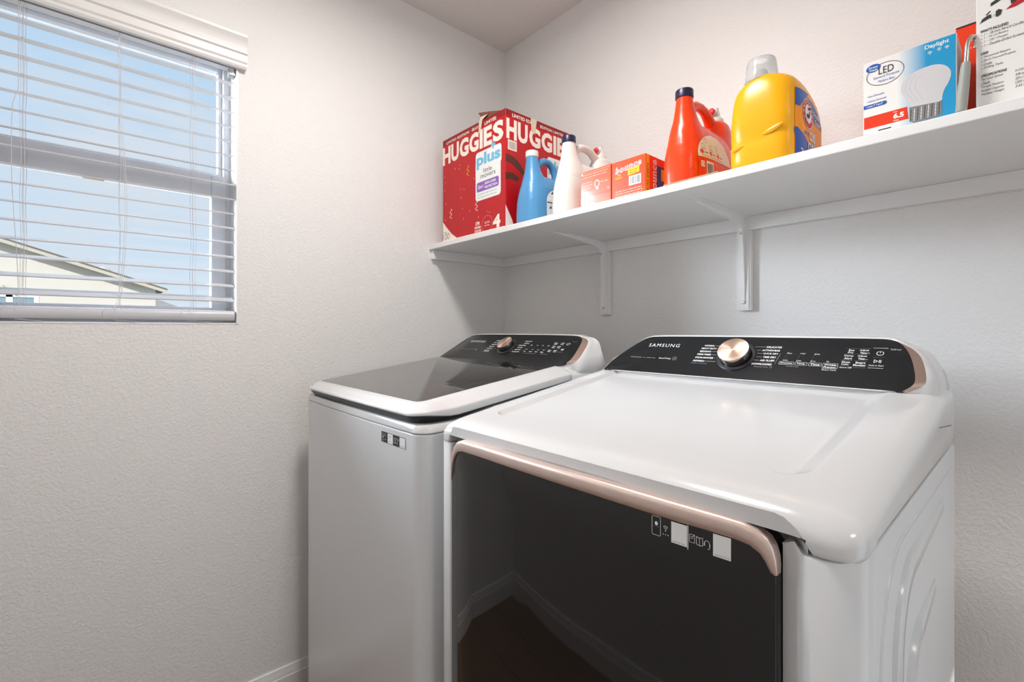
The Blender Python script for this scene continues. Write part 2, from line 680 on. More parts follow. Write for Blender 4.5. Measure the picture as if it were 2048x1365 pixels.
wf = MB()
rect_frame(wf, -0.155, XF + 0.015, WY0, WY1, WZ0, WZ1, 0.020)
win = wf.build('window_1', M['vinyl'], kind='structure', bevel=0.002)
up = MB()
rect_frame(up, -0.145, XF - 0.012, WY0 + 0.02, WY1 - 0.02, 1.640, WZ1 - 0.02, 0.010, 0.035, 0.012)
up.build('upper_sash', M['vinyl'], win, bevel=0.002)
lo = MB()
rect_frame(lo, XF - 0.010, XF + 0.022, WY0 + 0.014, WY1 - 0.014, WZ0 + 0.02, 1.660, 0.040, 0.030, 0.066)
lo.build('lower_sash', M['vinyl'], win, bevel=0.003)
MB().box((-0.132, WY0 + 0.03, 1.66), (-0.128, WY1 - 0.03, WZ1 - 0.03)).build('upper_pane', M['glass'], win)
MB().box((-0.098, WY0 + 0.05, WZ0 + 0.045), (-0.094, WY1 - 0.05, 1.615)).build('lower_pane', M['glass'], win)
lk = MB().box((XF + 0.012, -1.42, 1.588), (XF + 0.024, -1.375, 1.596))
lk.build('sash_latch', mat('latch', hexc('D8CDB4'), 0.4), win, bevel=0.002)
# sill of the reveal
struct_box('trim_sill', (XF + 0.015, WY0, WZ0 - 0.003), (0.001, WY1, WZ0 + 0.0015), M['trim'])
# bright plaster bead on the jamb
struct_box('trim_jamb', (XF + 0.015, WY1 - 0.002, WZ0), (0.003, WY1 + 0.0035, WZ1), M['trim'])

# ---- blind
bl = thing('window_blind', 'white horizontal slat blind with moulded valance hanging in the window', 'blind', (0, -1.5, 2.0))
BY0, BY1 = -1.673, -1.0765
# valance profile (x, z) outside the wall
vp = [(0.004, 2.074), (0.030, 2.074), (0.036, 2.068), (0.036, 2.060), (0.030, 2.052), (0.024, 2.042), (0.022, 2.028),
      (0.030, 2.020), (0.030, 2.014), (0.025, 2.010), (0.025, 1.990), (0.021, 1.985), (0.021, 1.978), (0.017, 1.972),
      (0.004, 1.972)]
MB().loft([[(x, y, z) for x, z in vp] for y in (-1.70, -1.048)], True, True, True).build('valance', M['valance'], bl, smooth=30)
MB().box((-0.060, BY0, 1.985), (0.000, BY1, 2.022)).build('head_rail', M['slat'], bl, bevel=0.002)
cl = MB().box((-0.040, BY1 - 0.012, 1.955), (-0.008, BY1 + 0.004, 1.985))
cl.lathe((-0.018, BY1 - 0.012, 1.972), (0, -1, 0), [(0.006, 0), (0.006, 0.002)], 12, 0, True, True)
cl.build('valance_clip', M['clear'], bl)
sl = MB()
tilt = math.radians(14.0)
zs = [1.9737 - 0.0443 * i for i in range(17)]
SX = -0.030
for i, z in enumerate(zs):
    tl = tilt
    if i == 16:
        tl = math.radians(21)
    yA, yB = BY0, BY1
    pr = []
    W, T = 0.0495, 0.0028
    for a, b in ((-W / 2, 0), (-W / 4, 0.0012), (0, 0.0016), (W / 4, 0.0012), (W / 2, 0)):
        pr.append((a, b + T / 2))
    for a, b in ((W / 2, 0), (W / 4, 0.0012), (0, 0.0016), (-W / 4, 0.0012), (-W / 2, 0)):
        pr.append((a, b - T / 2))
    zc = z + W / 2 * math.sin(tl) - 0.0
    rot = [(SX + a * math.cos(tl) + b * math.sin(tl), zc - a * math.sin(tl) + b * math.cos(tl)) for a, b in pr]
    sl.loft([[(x, y, zz) for x, zz in rot] for y in (yA, yB)], True, True, True)
sl.build('slats', M['slat'], bl, smooth=40)
# bottom rail
bp = [(-0.052, 1.222), (-0.052, 1.234), (-0.046, 1.239), (-0.006, 1.236), (-0.001, 1.230), (0.0005, 1.224), (0.0005, 1.2135),
      (-0.003, 1.208), (-0.046, 1.208), (-0.052, 1.214)]
MB().loft([[(x, y, z) for x, z in bp] for y in (BY0, BY1)], True, True, True).build('bottom_rail', M['slat'], bl, smooth=35)
for yc, kind in ((-1.1786, 0), (-1.3444, 1), (-1.5262, 0)):
    c = MB()
    for xx in (-0.0045, -0.0555):
        for dy in ((-0.003, 0.003) if kind == 0 else (0.0,)):
            pts = [(xx, yc + dy + (0.0015 * math.sin(k * 1.7 + yc * 40)), 2.0 - 0.77 * k / 14) for k in range(15)]
            c.tube(pts, 0.00055, 5)
    for z in zs:
        c.tube([(-0.0045, yc, z + 0.002), (-0.030, yc, z + 0.007), (-0.0555, yc, z + 0.013)], 0.0005, 4)
    if kind == 1:
        pts = [(-0.002, yc - 0.002 + 0.012 * math.sin(max(0, k - 6) / 14 * math.pi * 1.05) * (1 if k > 6 else 0),
                1.985 - 0.75 * k / 20) for k in range(21)]
        pts[-1] = (-0.001, yc - 0.012, 1.235)
        c.tube(pts, 0.0007, 5)
        c.tube([(x, y + 0.004, z) for x, y, z in pts], 0.0007, 5)
    if yc < -1.5:
        pts = [(-0.002, yc - 0.006 - 0.012 * math.sin(k / 20 * math.pi) ** 2 * (k > 6), 1.985 - 0.75 * k / 20) for k in range(21)]
        c.tube(pts, 0.0007, 5)
    # loop of cord around the bottom rail and its plug
    lp = [(0.0025, yc - 0.022 + 0.022 * math.cos(a) * 0.6, 1.222 + 0.018 * math.sin(a)) for a in
          [math.radians(q) for q in range(20, 240, 20)]]
    c.tube(lp, 0.0006, 5)
    c.lathe((-0.012, yc + 0.0, 1.209), (0, 0, -1), [(0.006, -0.002), (0.006, 0.002), (0.004, 0.003)], 12, 0, True, True)
    c.tube([(0.001, yc - 0.012, 1.206), (0.003, yc + 0.01, 1.2035), (0.004, yc + 0.035, 1.2015)], 0.0006, 5)
    c.build('ladder_cord', M['cord'], bl)

# ================================================================ SHELF
ST, SB = 1.518, 1.499
sh = thing('wall_shelf', 'long white painted shelf board running along the back wall above the machines', 'shelf', (1.6, -0.2, SB))
MB().box((0.0005, -0.395, SB), (RX - 0.02, -0.0005, ST)).build('board', M['shelf'], sh, bevel=0.002)
MB().box((0.019, -0.0195, 1.4612), (RX - 0.02, -0.0005, SB)).build('cleat', M['shelf'], sh, bevel=0.0015)
MB().box((0.0005, -0.387, 1.4612), (0.0190, -0.0005, SB)).build('cleat', M['shelf'], sh, bevel=0.0015)


def shelf_bracket(xc, label):
    t = thing('shelf_bracket', label, 'bracket', (xc, 0, 1.235), 'white metal shelf brackets')
    # wooden backing strip
    MB().box((xc - 0.019, -0.019, 1.2345), (xc + 0.019, -0.0005, 1.4605)).build('backing_strip', M['shelf'], t, bevel=0.001)
    p = MB()
    p.box((xc - 0.015, -0.0215, 1.240), (xc + 0.015, -0.0197, 1.4985))
    p.box((xc - 0.015, -0.306, 1.4970), (xc + 0.015, -0.0215, 1.4988))
    p.build('bracket_plate', M['bracket'], t, bevel=0.0006)
    # folded tapering rib that follows both arms
    fr = frame((xc, 0, 0), (0, 1, 0), (0, 0, 1), (1, 0, 0))
    pts = [(-0.0214, 1.255), (-0.0235, 1.255), (-0.033, 1.40), (-0.038, 1.448), (-0.044, 1.463), (-0.056, 1.4715), (-0.075, 1.4765), (-0.16, 1.4845),
           (-0.292, 1.4945), (-0.292, 1.4971), (-0.0214, 1.4971)]
    MB().prism(pts, fr, -0.0055, 0.0055).build('rib', M['bracket'], t, bevel=0.002)
    for z in (1.258, 1.452):
        s = MB().lathe((xc + 0.001, -0.0245 if z < 1.3 else -0.0405, z), (0, -1, 0),
                       [(0.0048, 0), (0.0048, 0.001), (0.0036, 0.0022), (0.0012, 0.0022), (0.001, 0.0012)], 16, 0, False, True)
        s.build('screw', M['screw'], t, smooth=40)
    return t


shelf_bracket(0.5755, 'white shelf bracket above the washer, nearer the room corner')
shelf_bracket(1.0639, 'white shelf bracket above the left end of the dryer, farther from the corner')
shelf_bracket(2.45, 'white shelf bracket far right beyond the dryer')

# ================================================================ APPLIANCES


def inset(x0, y0, x1, y1, d):
    return x0 + d, y0 + d, x1 - d, y1 - d


def dense(pts, step=0.006):
    out = []
    n = len(pts)
    for i in range(n):
        a, b = pts[i], pts[(i + 1) % n]
        k = max(1, int(math.hypot(b[0] - a[0], b[1] - a[1]) / step))
        for j in range(k):
            out.append((a[0] + (b[0] - a[0]) * j / k, a[1] + (b[1] - a[1]) * j / k))
    return out


def smooth_poly(pts, it=2, keep=()):
    """Chaikin corner cutting except around kept indices"""
    P = [(p, i in keep) for i, p in enumerate(pts)]
    for _ in range(it):
        Q = []
        n = len(P)
        for i in range(n):
            (a, ka), (b, kb) = P[i], P[(i + 1) % n]
            if ka:
                Q.append((a, True))
            else:
                Q.append(((a[0] * .75 + b[0] * .25, a[1] * .75 + b[1] * .25), False))
            if not kb:
                Q.append(((a[0] * .25 + b[0] * .75, a[1] * .25 + b[1] * .75), False))
        P = Q
    return [p for p, _ in P]


def off_ends(pts, xc, dx, top, dv):
    """widen outline: only at the ends (and a little at the top)"""
    out = []
    half = max(abs(p[0] - xc) for p in pts)
    for x, v in pts:
        w = sstep(0.90, 0.975, abs(x - xc) / half)
        tv = v / top
        out.append((x + math.copysign(dx * w, x - xc), v + dv * sstep(0.6, 1.0, tv)))
    return out


def make_console(t, p0, p1, outline, top, back_y, base_z, gold_dx, gold_back, rear_dx=0.0):
    Ls = math.hypot(p1[0] - p0[0], p1[1] - p0[1])
    sy, sz = (p1[0] - p0[0]) / Ls, (p1[1] - p0[1]) / Ls
    fr = frame((0, p0[0], p0[1]), (1, 0, 0), (0, sy, sz), (0, -sz, sy))
    xc = (min(p[0] for p in outline) + max(p[0] for p in outline)) / 2
    g0 = outline
    g1 = off_ends(outline, xc, gold_dx, top, 0.0012)
    half = max(abs(p[0] - xc) for p in g0)

    def at(pts, back):
        res = []
        for (x, v), (x0, v0) in zip(pts, g0):
            p = fr(x, v, 0)
            w = sstep(0.90, 0.975, abs(x0 - xc) / half)
            res.append(Vector((p.x, p.y + back * w, p.z)))
        return res
    # black control panel (slightly thick)
    a = [fr(x, v, 0.0) for x, v in g0]
    ins = [(xc + (x - xc) * (1 - 0.0022 / half), v * (1 - 0.001 / top) + 0.0005) for x, v in g0]
    b = [fr(x, v, 0.0008) for x, v in ins]
    c0 = [fr(x, v, -0.004) for x, v in g0]
    MB().loft([c0, a, b], True, False, True).build('control_panel', M['panel'], t, smooth=30)
    # rose gold end trims
    r1 = at(g1, gold_back)
    n = len(a)
    for side in (-1, 1):
        mbg = MB()
        for i in range(n):
            j = (i + 1) % n
            if (a[i].x - xc) * side > 0 and ((r1[i] - a[i]).length > 0.0042 or (r1[j] - a[j]).length > 0.0042):
                mbg.add([a[i], a[j], r1[j], r1[i]], [(0, 1, 2, 3)])
        mbg.build('end_trim', M['gold'], t, smooth=40)
    # white housing: rim around the panel, ends flaring down to the full width of the cover
    def endx(v):
        return half + gold_dx + 0.004 + 0.017 * (1 - max(0.0, min(1.0, v / (top * 0.8))))

    def house(dx, dv, back, dn=0.0, low=0.0):
        res = []
        for (x, v), (x0, v0) in zip(g1, g0):
            w = sstep(0.90, 0.975, abs(x0 - xc) / half)
            vv = v + dv * sstep(0.6, 1.0, v0 / top) - low * sstep(0.035, 0.0, v0)
            over = max(0.0, (abs(x - xc) - (half - 0.03)) / (0.03 + gold_dx))
            tgt = min(half_cap, (half + gold_dx) * 1.0 + dx + 0.012 * sstep(0.06, 0.0, v0))
            X = abs(x - xc)
            if w > 0:
                X = X + (dx + 0.010 * sstep(0.07, 0.0, v0)) * w
            X = min(X, half_cap)
            p = fr(xc + math.copysign(X, x - xc), vv, 0)
            zz = p.z - 0.034 * sstep(half * 0.93, half * 1.03, X) * sstep(0.045, 0.0, v0) * min(1.0, (back + dn) / 0.02)
            res.append(Vector((p.x, p.y + back * w + dn, zz)))
        return res
    half_cap = half + gold_dx + 0.024
    rings = [[p + Vector((0, 0.0006, 0)) for p in c0], [p + Vector((0, 0.0006, 0)) for p in r1],
             house(0.0012, 0.0022, gold_back + 0.001, 0.0, 0.002), house(0.0030 + rear_dx * 0.2, 0.0035, gold_back + 0.010, 0.004, 0.004)]
    for q in (0.25, 0.5, 0.75, 1.0):
        r3 = house(0.003 + rear_dx * q, 0.0045, gold_back + 0.010, 0.006, 0.006)
        rings.append([Vector((p.x, p.y + (back_y - 0.010 - p.y) * q, p.z)) for p in r3])
    rings.append([Vector((xc + (p.x - xc) * 0.985, back_y, base_z + (p.z - base_z) * 0.9)) for p in r3])
    MB().loft(rings, True, False, True).build('console_housing', M['enamel'], t, smooth=50)
    return fr


def make_knob(t, fr, u, v, r, h, ring_r):
    o = fr(u, v, 0)
    ax = fr(0, 0, 1) - fr(0, 0, 0)
    k = bpy.data.objects.new('knob', None)
    ring = MB().lathe(o, ax, [(ring_r, 0.0006), (ring_r, 0.0022), (ring_r - 0.0012, 0.0030), (r + 0.001, 0.0030), (r + 0.0006, 0.0012)],
                      64)
    ring.build('knob_ring', M['ring'], t, smooth=40)
    bm_ = MB().lathe(o, ax, [(r - 0.0015, 0.0012), (r - 0.001, 0.004), (r, 0.006), (r, h - 0.0015), (r - 0.0007, h - 0.0003)], 72)
    kn = bm_.build('knob', M['knobside'], t, smooth=40)
    # face disc: its own mesh with local axis for the brushed rings
    me = bpy.data.meshes.new('knob_face')
    n = 96
    vs_, fs = [(0, 0, 0)], []
    rr = [0.25 * r, 0.5 * r, 0.75 * r, r - 0.0007]
    for q, R_ in enumerate(rr):
        for i in range(n):
            a = 2 * math.pi * i / n
            vs_.append((R_ * math.cos(a), R_ * math.sin(a), -0.0000 if q < 3 else -0.0002))
    for i in range(n):
        fs.append((0, 1 + i, 1 + (i + 1) % n))
        for q in range(3):
            fs.append((1 + q * n + i, 1 + (q + 1) * n + i, 1 + (q + 1) * n + (i + 1) % n, 1 + q * n + (i + 1) % n))
    me.from_pydata(vs_, [], fs)
    me.materials.append(M['brushed'])
    me.update()
    f = bpy.data.objects.new('knob_face', me)
    COL.objects.link(f)
    f.parent = kn
    f.location = (o + ax * h) - world_loc(kn)
    f.rotation_euler = ax.to_track_quat('Z', 'Y').to_euler()
    bpy.data.objects.remove(k)
    return kn


# ---------------------------------------------------------------- WASHER
WXL, WXR = 0.112, 0.800
WYF, WYB = -0.906, -0.30
wt = thing('washing_machine', 'white top-load washing machine with dark glass lid, beside the window wall', 'washing machine',
           (0.456, -0.6, 0))


def wbow(x):
    q = (x - 0.456) / 0.344
    return -0.007 * (1 - q * q)


def wash_ring(d, z, R=0.034):
    pts = rrect(*inset(WXL, WYF, WXR, WYB, d), (max(R - d, .004), max(R - d, .004), 0.012, 0.012), 8, 20)
    out = []
    for x, y in pts:
        zz = z(x, y) if callable(z) else z
        out.append((x, y + (wbow(x) if y < WYF + 0.03 + d else 0), zz))
    return out


def wseam(x, y):
    return 0.9655 + 0.022 * (y + 0.9)


cab = MB()
cab.loft([wash_ring(0.004, 0.035), wash_ring(0.0, 0.04), wash_ring(0.0, 0.5), wash_ring(0, lambda x, y: wseam(x, y) - 0.003),
          wash_ring(0.0018, lambda x, y: wseam(x, y) - 0.0008), wash_ring(0.010, lambda x, y: wseam(x, y) - 0.0008)], True, True, True)
cab.build('cabinet', M['enamel_body'], wt, smooth=35)
base = MB().loft([[(x, y, z) for x, y in rrect(*inset(WXL, WYF, WXR, WYB, 0.02), 0.02, 4, 4)] for z in (0.018, 0.05)], True, True, True)
base.build('base', M['gasket'], wt)


LT = lambda y: 1.022 + (y + 0.87) * (1.080 - 1.022) / 0.435     # lid surface plane


def wledge(x, y):
    # upper edge of the top frame: dips in front under the lid, climbs at the sides
    up_ = sstep(-0.85, -0.70, y)
    return 0.9835 * (1 - up_) + (LT(y) - 0.0400) * up_


tf = MB()
tf.loft([wash_ring(0.010, lambda x, y: wseam(x, y) + 0.0006), wash_ring(0.0015, lambda x, y: wseam(x, y) + 0.0006),
         wash_ring(0.0, lambda x, y: wseam(x, y) + 0.003), wash_ring(0.002, lambda x, y: wledge(x, y) - 0.006),
         wash_ring(0.006, lambda x, y: wledge(x, y) - 0.001), wash_ring(0.012, wledge), wash_ring(0.05, wledge),
         wash_ring(0.2, wledge)], True, False, True)
tf.build('top_frame', M['enamel'], wt, smooth=40)

# black gasket visible under the lid front


def lid_ring(d, z, yb=-0.437, R=0.04):
    pts = rrect(*inset(WXL + 0.004, WYF - 0.004, WXR - 0.012, yb, d)[:3], yb, (R, R, .004, .004), 8, 20)
    out = []
    for x, y in pts:
        zz = z(x, y) if callable(z) else z
        out.append((x, y + (wbow(x) if y < WYF + 0.03 + d else 0), zz))
    return out


edge_z = lambda x, y: LT(y) - 0.010 - 0.008 * sstep(0.70, 0.795, x) * sstep(-0.9, -0.80, y) - 0.004 * sstep(0.17, 0.115, x)
low_z = lambda x, y: LT(y) - 0.019 - 0.018 * sstep(0.70, 0.795, x) * sstep(-0.9, -0.80, y) + 0.002 * math.cos((x - .456) * 4)
gk = MB()
gk.loft([lid_ring(0.020, lambda x, y: wledge(x, y) + 0.0002), lid_ring(0.014, lambda x, y: wledge(x, y) + 0.001),
         lid_ring(0.006, lambda x, y: low_z(x, y) - 0.002), lid_ring(0.008, lambda x, y: low_z(x, y) + 0.001)], True, True, True)
gk.build('lid_gasket', M['gasket'], wt, smooth=40)
lidmb = MB()
rings = [lid_ring(0.02, lambda x, y: low_z(x, y) + 0.001), lid_ring(0.004, low_z), lid_ring(0.0, lambda x, y: low_z(x, y) + 0.003),
         lid_ring(0.0, lambda x, y: edge_z(x, y) - 0.002)]
gl = (0.1365, -0.869, 0.729, -0.4385)
glr = rrect(gl[0], gl[1], gl[2], gl[3], (0.006, 0.022, 0.002, 0.002), 8, 20)
for q in range(1, 7):
    a = q / 6 * math.pi / 2
    outer = lid_ring(0.010 * (1 - math.cos(a)), edge_z)
    rings.append([(p[0], p[1], p[2] - 0.002 + 0.005 * math.sin(a)) for p in outer])
src = rings[-1]
for q in (0.35, 0.7, 1.0):
    rr_ = []
    for (x, y, z), (gx, gy) in zip(src, glr):
        X, Y = x + (gx - x) * q, y + (gy - y) * q
        e = z + (LT(gy) - z) * (1 - (1 - q) ** 2)
        rr_.append((X, Y, e))
    rings.append(rr_)
rings.append([(x + (0.43 - x) * 0.004, y, LT(y) - 0.0015) for x, y in glr])
lidmb.loft(rings, True, True, False)
lidmb.add([(x + (0.43 - x) * 0.004, y, LT(y) - 0.0015) for x, y in glr], [tuple(range(len(glr)))])
lid = lidmb.build('lid', M['enamel'], wt, smooth=38)
gm = MB().loft([[(x, y, LT(y) - 0.0012) for x, y in glr], [(x, y, LT(y) + 0.0002) for x, y in glr],
                [(x + (0.43 - x) * 0.003, y + (-0.65 - y) * 0.003, LT(y) + 0.0008) for x, y in glr]], True, False, True)
gm.build('lid_glass', M['lidglass'], lid, smooth=25)
# strip under the console that closes the top behind the lid
dkp = [(WXL + 0.002, 0.99), (WXL + 0.002, 1.052), (WXL + 0.006, 1.064), (WXL + 0.018, 1.0745), (WXL + 0.035, 1.078), (WXR - 0.075, 1.078), (WXR - 0.045, 1.074), (WXR - 0.025, 1.067), (WXR - 0.013, 1.056),
       (WXR - 0.009, 1.040), (WXR - 0.008, 0.99)]
MB().loft([[(x, y, z) for x, z in dkp] for y in (-0.4362, WYB + 0.002)], True, True, True).build('rear_deck', M['enamel'], wt, smooth=50)

wp0, wp1 = (-0.435, 1.079), (-0.33, 1.163)
wol = [(0.137, 0.0), (0.7305, 0.0), (0.7560, 0.012), (0.7641, 0.034), (0.7585, 0.075), (0.750, 0.112), (0.738, 0.126), (0.7126, 0.1345),
       (0.45, 0.1345), (0.245, 0.1330), (0.2093, 0.128), (0.190, 0.105), (0.168, 0.06)]
wol = dense(smooth_poly(wol, 2, keep=(0, 1)), 0.012)
wfr = make_console(wt, wp0, wp1, wol, 0.1345, WYB, 1.03, 0.012, 0.016, 0.014)
make_knob(wt, wfr, 0.4560, 0.0720, 0.0275, 0.020, 0.0365)
d = Decal(lambda u, v, n: wfr(u, v, n + 0.0009))
d.text('SAMSUNG', 0.2372, 0.0885, 0.085, 0.0105, 'print_white', 0.0, sp=1.25)
d.text('MultiControl  Heavy-duty clean  Smart Things', 0.1876, 0.0480, 0.115, 0.0045, 'print_grey', 0.01)
d.rect(0.3080, 0.0470, 0.006, 0.006, 'print_grey')
for i, w in enumerate(('NORMAL', 'HEAVY DUTY', 'BEDDING', 'DELICATES', 'SANITIZE', 'DEEP WASH')):
    v = 0.0982 - 0.0102 * i
    u = (0.3775, 0.3725, 0.3700, 0.3665, 0.3640, 0.3600)[i]
    d.text(w, u, v, 0.026, 0.0042, 'print_white', 0.03)
    d.rect(u + 0.028, v + 0.002, (0.018, 0.016, 0.014, 0.014, 0.018, 0.026)[i], 0.0005, 'print_grey')
d.text('POWER RINSE', 0.3600, 0.0420, 0.028, 0.0034, 'print_white', 0.02)
for i, w in enumerate(('ECO COLD', 'ACTIVE', 'SUPER SPEED', 'WOOL', 'RINSE+SPIN', 'DOWNLOADED')):
    v = 0.0990 - 0.0103 * i
    u = (0.5220, 0.5240, 0.5060, 0.5090, 0.5060, 0.5000)[i]
    d.text(w, u, v, (0.030, 0.022, 0.034, 0.024, 0.026, 0.034)[i], 0.0042, 'print_white', 0.03)
    d.rect(u - 0.018, v + 0.002, 0.016, 0.0005, 'print_grey')
for i, w in enumerate(('Hot', 'Heavy', 'High', 'Extra')):
    d.text(w, (0.560, 0.586, 0.609, 0.634)[i], 0.0815, 0.009, 0.0038, 'print_white')
    d.text(('Cold', 'Light', 'Low', 'None')[i], (0.5525, 0.5795, 0.605, 0.628)[i], 0.0615, 0.009, 0.0036, 'print_white')
    d.text(('Temp.', 'Soil', 'Spin', 'Rinse')[i], (0.550, 0.5765, 0.6015, 0.626)[i], 0.0510, 0.0125, 0.0048, 'print_white', 0.02)
    for k in range(3):
        d.rect((0.561, 0.587, 0.611, 0.635)[i], 0.0675 + 0.0045 * k, 0.0015, 0.0015, 'print_green')
for u, v, a in ((0.654, 0.0945, 'Eco'), (0.680, 0.0945, 'Adjust'), (0.6555, 0.0790, 'Delay'), (0.6765, 0.0790, 'Smart'),
                (0.651, 0.0610, 'Pre'), (0.674, 0.0610, 'Soak')):
    d.text(a, u, v, 0.013, 0.0046, 'print_white', 0.02)
    d.text('Wash' if u < 0.66 else 'Time', u, v - 0.0055, 0.013, 0.0040, 'print_white', 0.02)
d.ring(0.7097, 0.0936, 0.0060, 0.0048, 0.0010, 'print_white', n=24, t0=0.31, t1=1.19)
d.rect(0.7093, 0.0945, 0.0010, 0.005, 'print_white')
d.text('N', 0.7000, 0.0645, 0.0085, 0.0075, 'print_white', 0.03)
d.text('Hold to Start', 0.6915, 0.0560, 0.022, 0.0032, 'print_grey')
d.text('LCD lock', 0.7200, 0.1030, 0.017, 0.0030, 'gold')
d.rect(0.5550, 0.0445, 0.060, 0.0009, 'print_grey')
d.rect(0.630, 0.0445, 0.030, 0.0009, 'print_grey')
d.build('panel_lettering', wt)
# little sticker on the cabinet front (its codes are left blank)
sf = lambda u, v, n: Vector((0.6380 + u, WYF + wbow(0.638 + u) - 0.0004 - n, 0.9285 + v))
d = Decal(sf)
TILT = 0.0
d.rect(0, 0, 0.104, 0.0235, 'print_black', 1, nx=6)
d.rect(0.0285, 0.001, 0.023, 0.0215, 'label_white', 2)
d.rect(0.080, 0.001, 0.023, 0.0215, 'label_white', 2)
for p in (rr2(0.004, 0.004, 0.0105, 0.0195, 0.001), rr2(0.0145, 0.0145, 0.0195, 0.0195, 0.001)):
    d.line(p, 0.0006, 'print_white', 2, True)
d.ellipse(0.0072, 0.0125, 0.0016, 0.0016, 'label_white', 2, 12)
for k in range(3):
    d.ellipse(0.0150 + 0.0028 * k, 0.0068, 0.0007, 0.0007, 'label_white', 2, 8)
d.line([(0.034, 0.017), (0.046, 0.017)], 0.0007, 'print_dgrey', 3)
d.line([(0.034, 0.0135), (0.043, 0.0135)], 0.0007, 'print_dgrey', 3)
d.line([(0.034, 0.0060), (0.046, 0.0060)], 0.0007, 'print_dgrey', 3)
d.line([(0.055, 0.006), (0.061, 0.006), (0.061, 0.017), (0.055, 0.017)], 0.0007, 'label_white', 2, True)
d.line([(0.063, 0.006), (0.067, 0.007), (0.071, 0.006), (0.071, 0.016), (0.067, 0.017), (0.063, 0.016)], 0.0007, 'label_white', 2, True)
d.ring(0.0755, 0.0125, 0.0027, 0.004, 0.0007, 'label_white', 2, 14, 0, 0.5)
d.line([(0.084, 0.004), (0.099, 0.004)], 0.0008, 'print_dgrey', 3)
d.build('sticker', wt)
for x in (WXL + 0.05, WXR - 0.05):
    for y in (WYF + 0.06, WYB - 0.05):
        MB().lathe((x, y, 0), (0, 0, 1), [(0.02, 0), (0.02, 0.008), (0.008, 0.01), (0.008, 0.03)], 16, 0, True, True).build('foot', M['gasket'], wt)

# ---------------------------------------------------------------- DRYER
DXL, DXR = 0.838, 1.527
DYF, DYB = -0.884, -0.285
DXC = (DXL + DXR) / 2
dt = thing('dryer', 'white front-load dryer with black glass door and rose gold handle strip, nearest the camera', 'dryer',
           (DXC, -0.6, 0))


def dbow(x):
    q = (x - 1.152) / 0.30
    return -0.013 * (1 - q * q)


# cabinet in plan, with the door bay notched into the front
plan = []
for a in range(0, 91, 15):
    t_ = math.radians(180 + a)
    plan.append((DXL + 0.016 + 0.016 * math.cos(t_), DYF + 0.020 + 0.016 * math.sin(t_)))
plan = [(DXL, DYB), (DXL, DYF + 0.014), (DXL + 0.0025, DYF + 0.006), (DXL + 0.009, DYF + 0.0015), (0.868, DYF + 0.001),
        (0.8740, DYF + 0.006), (0.8750, DYF + 0.045), (1.4535, DYF + 0.045), (1.4535, DYF + 0.014), (1.466, DYF + 0.0105), (1.4745, DYF + 0.003), (1.4775, DYF + 0.0005),
        (1.482, DYF - 0.0005), (1.497, DYF + 0.001), (1.506, DYF + 0.0035), (1.514, DYF + 0.009), (1.521, DYF + 0.018), (1.5255, DYF + 0.028), (DXR, DYF + 0.036),
        (DXR, DYB)]
cab = MB()
zt_ = lambda x, y: 0.9615 + (0.014 + 0.012 * (y + 0.86)) * sstep(-0.884, -0.862, y) * (1 if (x > 1.46 or x < 0.872) else 0)
cab.loft([[(x, y, 0.04) for x, y in plan], [(x, y, 0.5) for x, y in plan], [(x, y, zt_(x, y) - 0.002) for x, y in plan],
          [(x + (DXC - x) * 0.004, y + (-.58 - y) * 0.004, zt_(x, y) - 0.0005) for x, y in plan]], True, True, True)
cab.build('cabinet', M['enamel_body'], dt, smooth=50)
MB().box((DXL + 0.02, DYF + 0.03, 0.015), (DXR - 0.02, DYB - 0.01, 0.04)).build('base', M['gasket'], dt)
for x in (DXL + 0.05, DXR - 0.05):
    for y in (DYF + 0.06, DYB - 0.05):
        MB().lathe((x, y, 0), (0, 0, 1), [(0.02, 0), (0.02, 0.008), (0.008, 0.01), (0.008, 0.03)], 16, 0, True, True).build('foot', M['gasket'], dt)

# pressed side panel: a shallow sunk field with two raised ribs
sp = MB()
SXP = DXR


def sidepath(y0, y1, z1, z0, r):
    """open path: from bottom front up, round the corner, back along the top"""
    pts = [(y0, z0)]
    for k in range(9):
        a = math.radians(180 - 90 * k / 8)
        pts.append((y0 + r + r * math.cos(a), z1 - r + r * math.sin(a)))
    pts.append((y1, z1))
    return pts


def rib(mb, path, w, h):
    rings = []
    n = len(path)
    for i, (y, z) in enumerate(path):
        a, b = path[max(i - 1, 0)], path[min(i + 1, n - 1)]
        ty, tz = b[0] - a[0], b[1] - a[1]
        l = math.hypot(ty, tz)
        ny, nz = -tz / l, ty / l
        e = 0.2 if i in (0, n - 1) else 1.0
        rings.append([(SXP + o2 * e, y + ny * o1 * w, z + nz * o1 * w) for o1, o2 in
                      ((-0.60, -0.001), (-0.52, h * 0.55), (-0.44, h), (0.44, h), (0.52, h * 0.55), (0.60, -0.001))])
    mb.loft(rings, False)


rib(sp, sidepath(-0.770, -0.420, 0.912, 0.10, 0.085), 0.022, 0.0065)
rib(sp, sidepath(-0.700, -0.500, 0.815, 0.10, 0.060), 0.020, 0.0065)
rib(sp, sidepath(-0.835, -0.330, 0.952, 0.06, 0.11), 0.006, 0.0012)
sp.build('side_ribs', M['enamel_body'], dt, smooth=60)

# moulded top cover
DT = lambda y: 1.004 + (y + 0.86) * 0.071 / 0.46


def dry_outline(d):
    return rrect(*inset(DXL, DYF, DXR, DYB, d), (max(0.015 - d, .004), max(0.036 - d, .004), 0.01, 0.01), 10, 100)


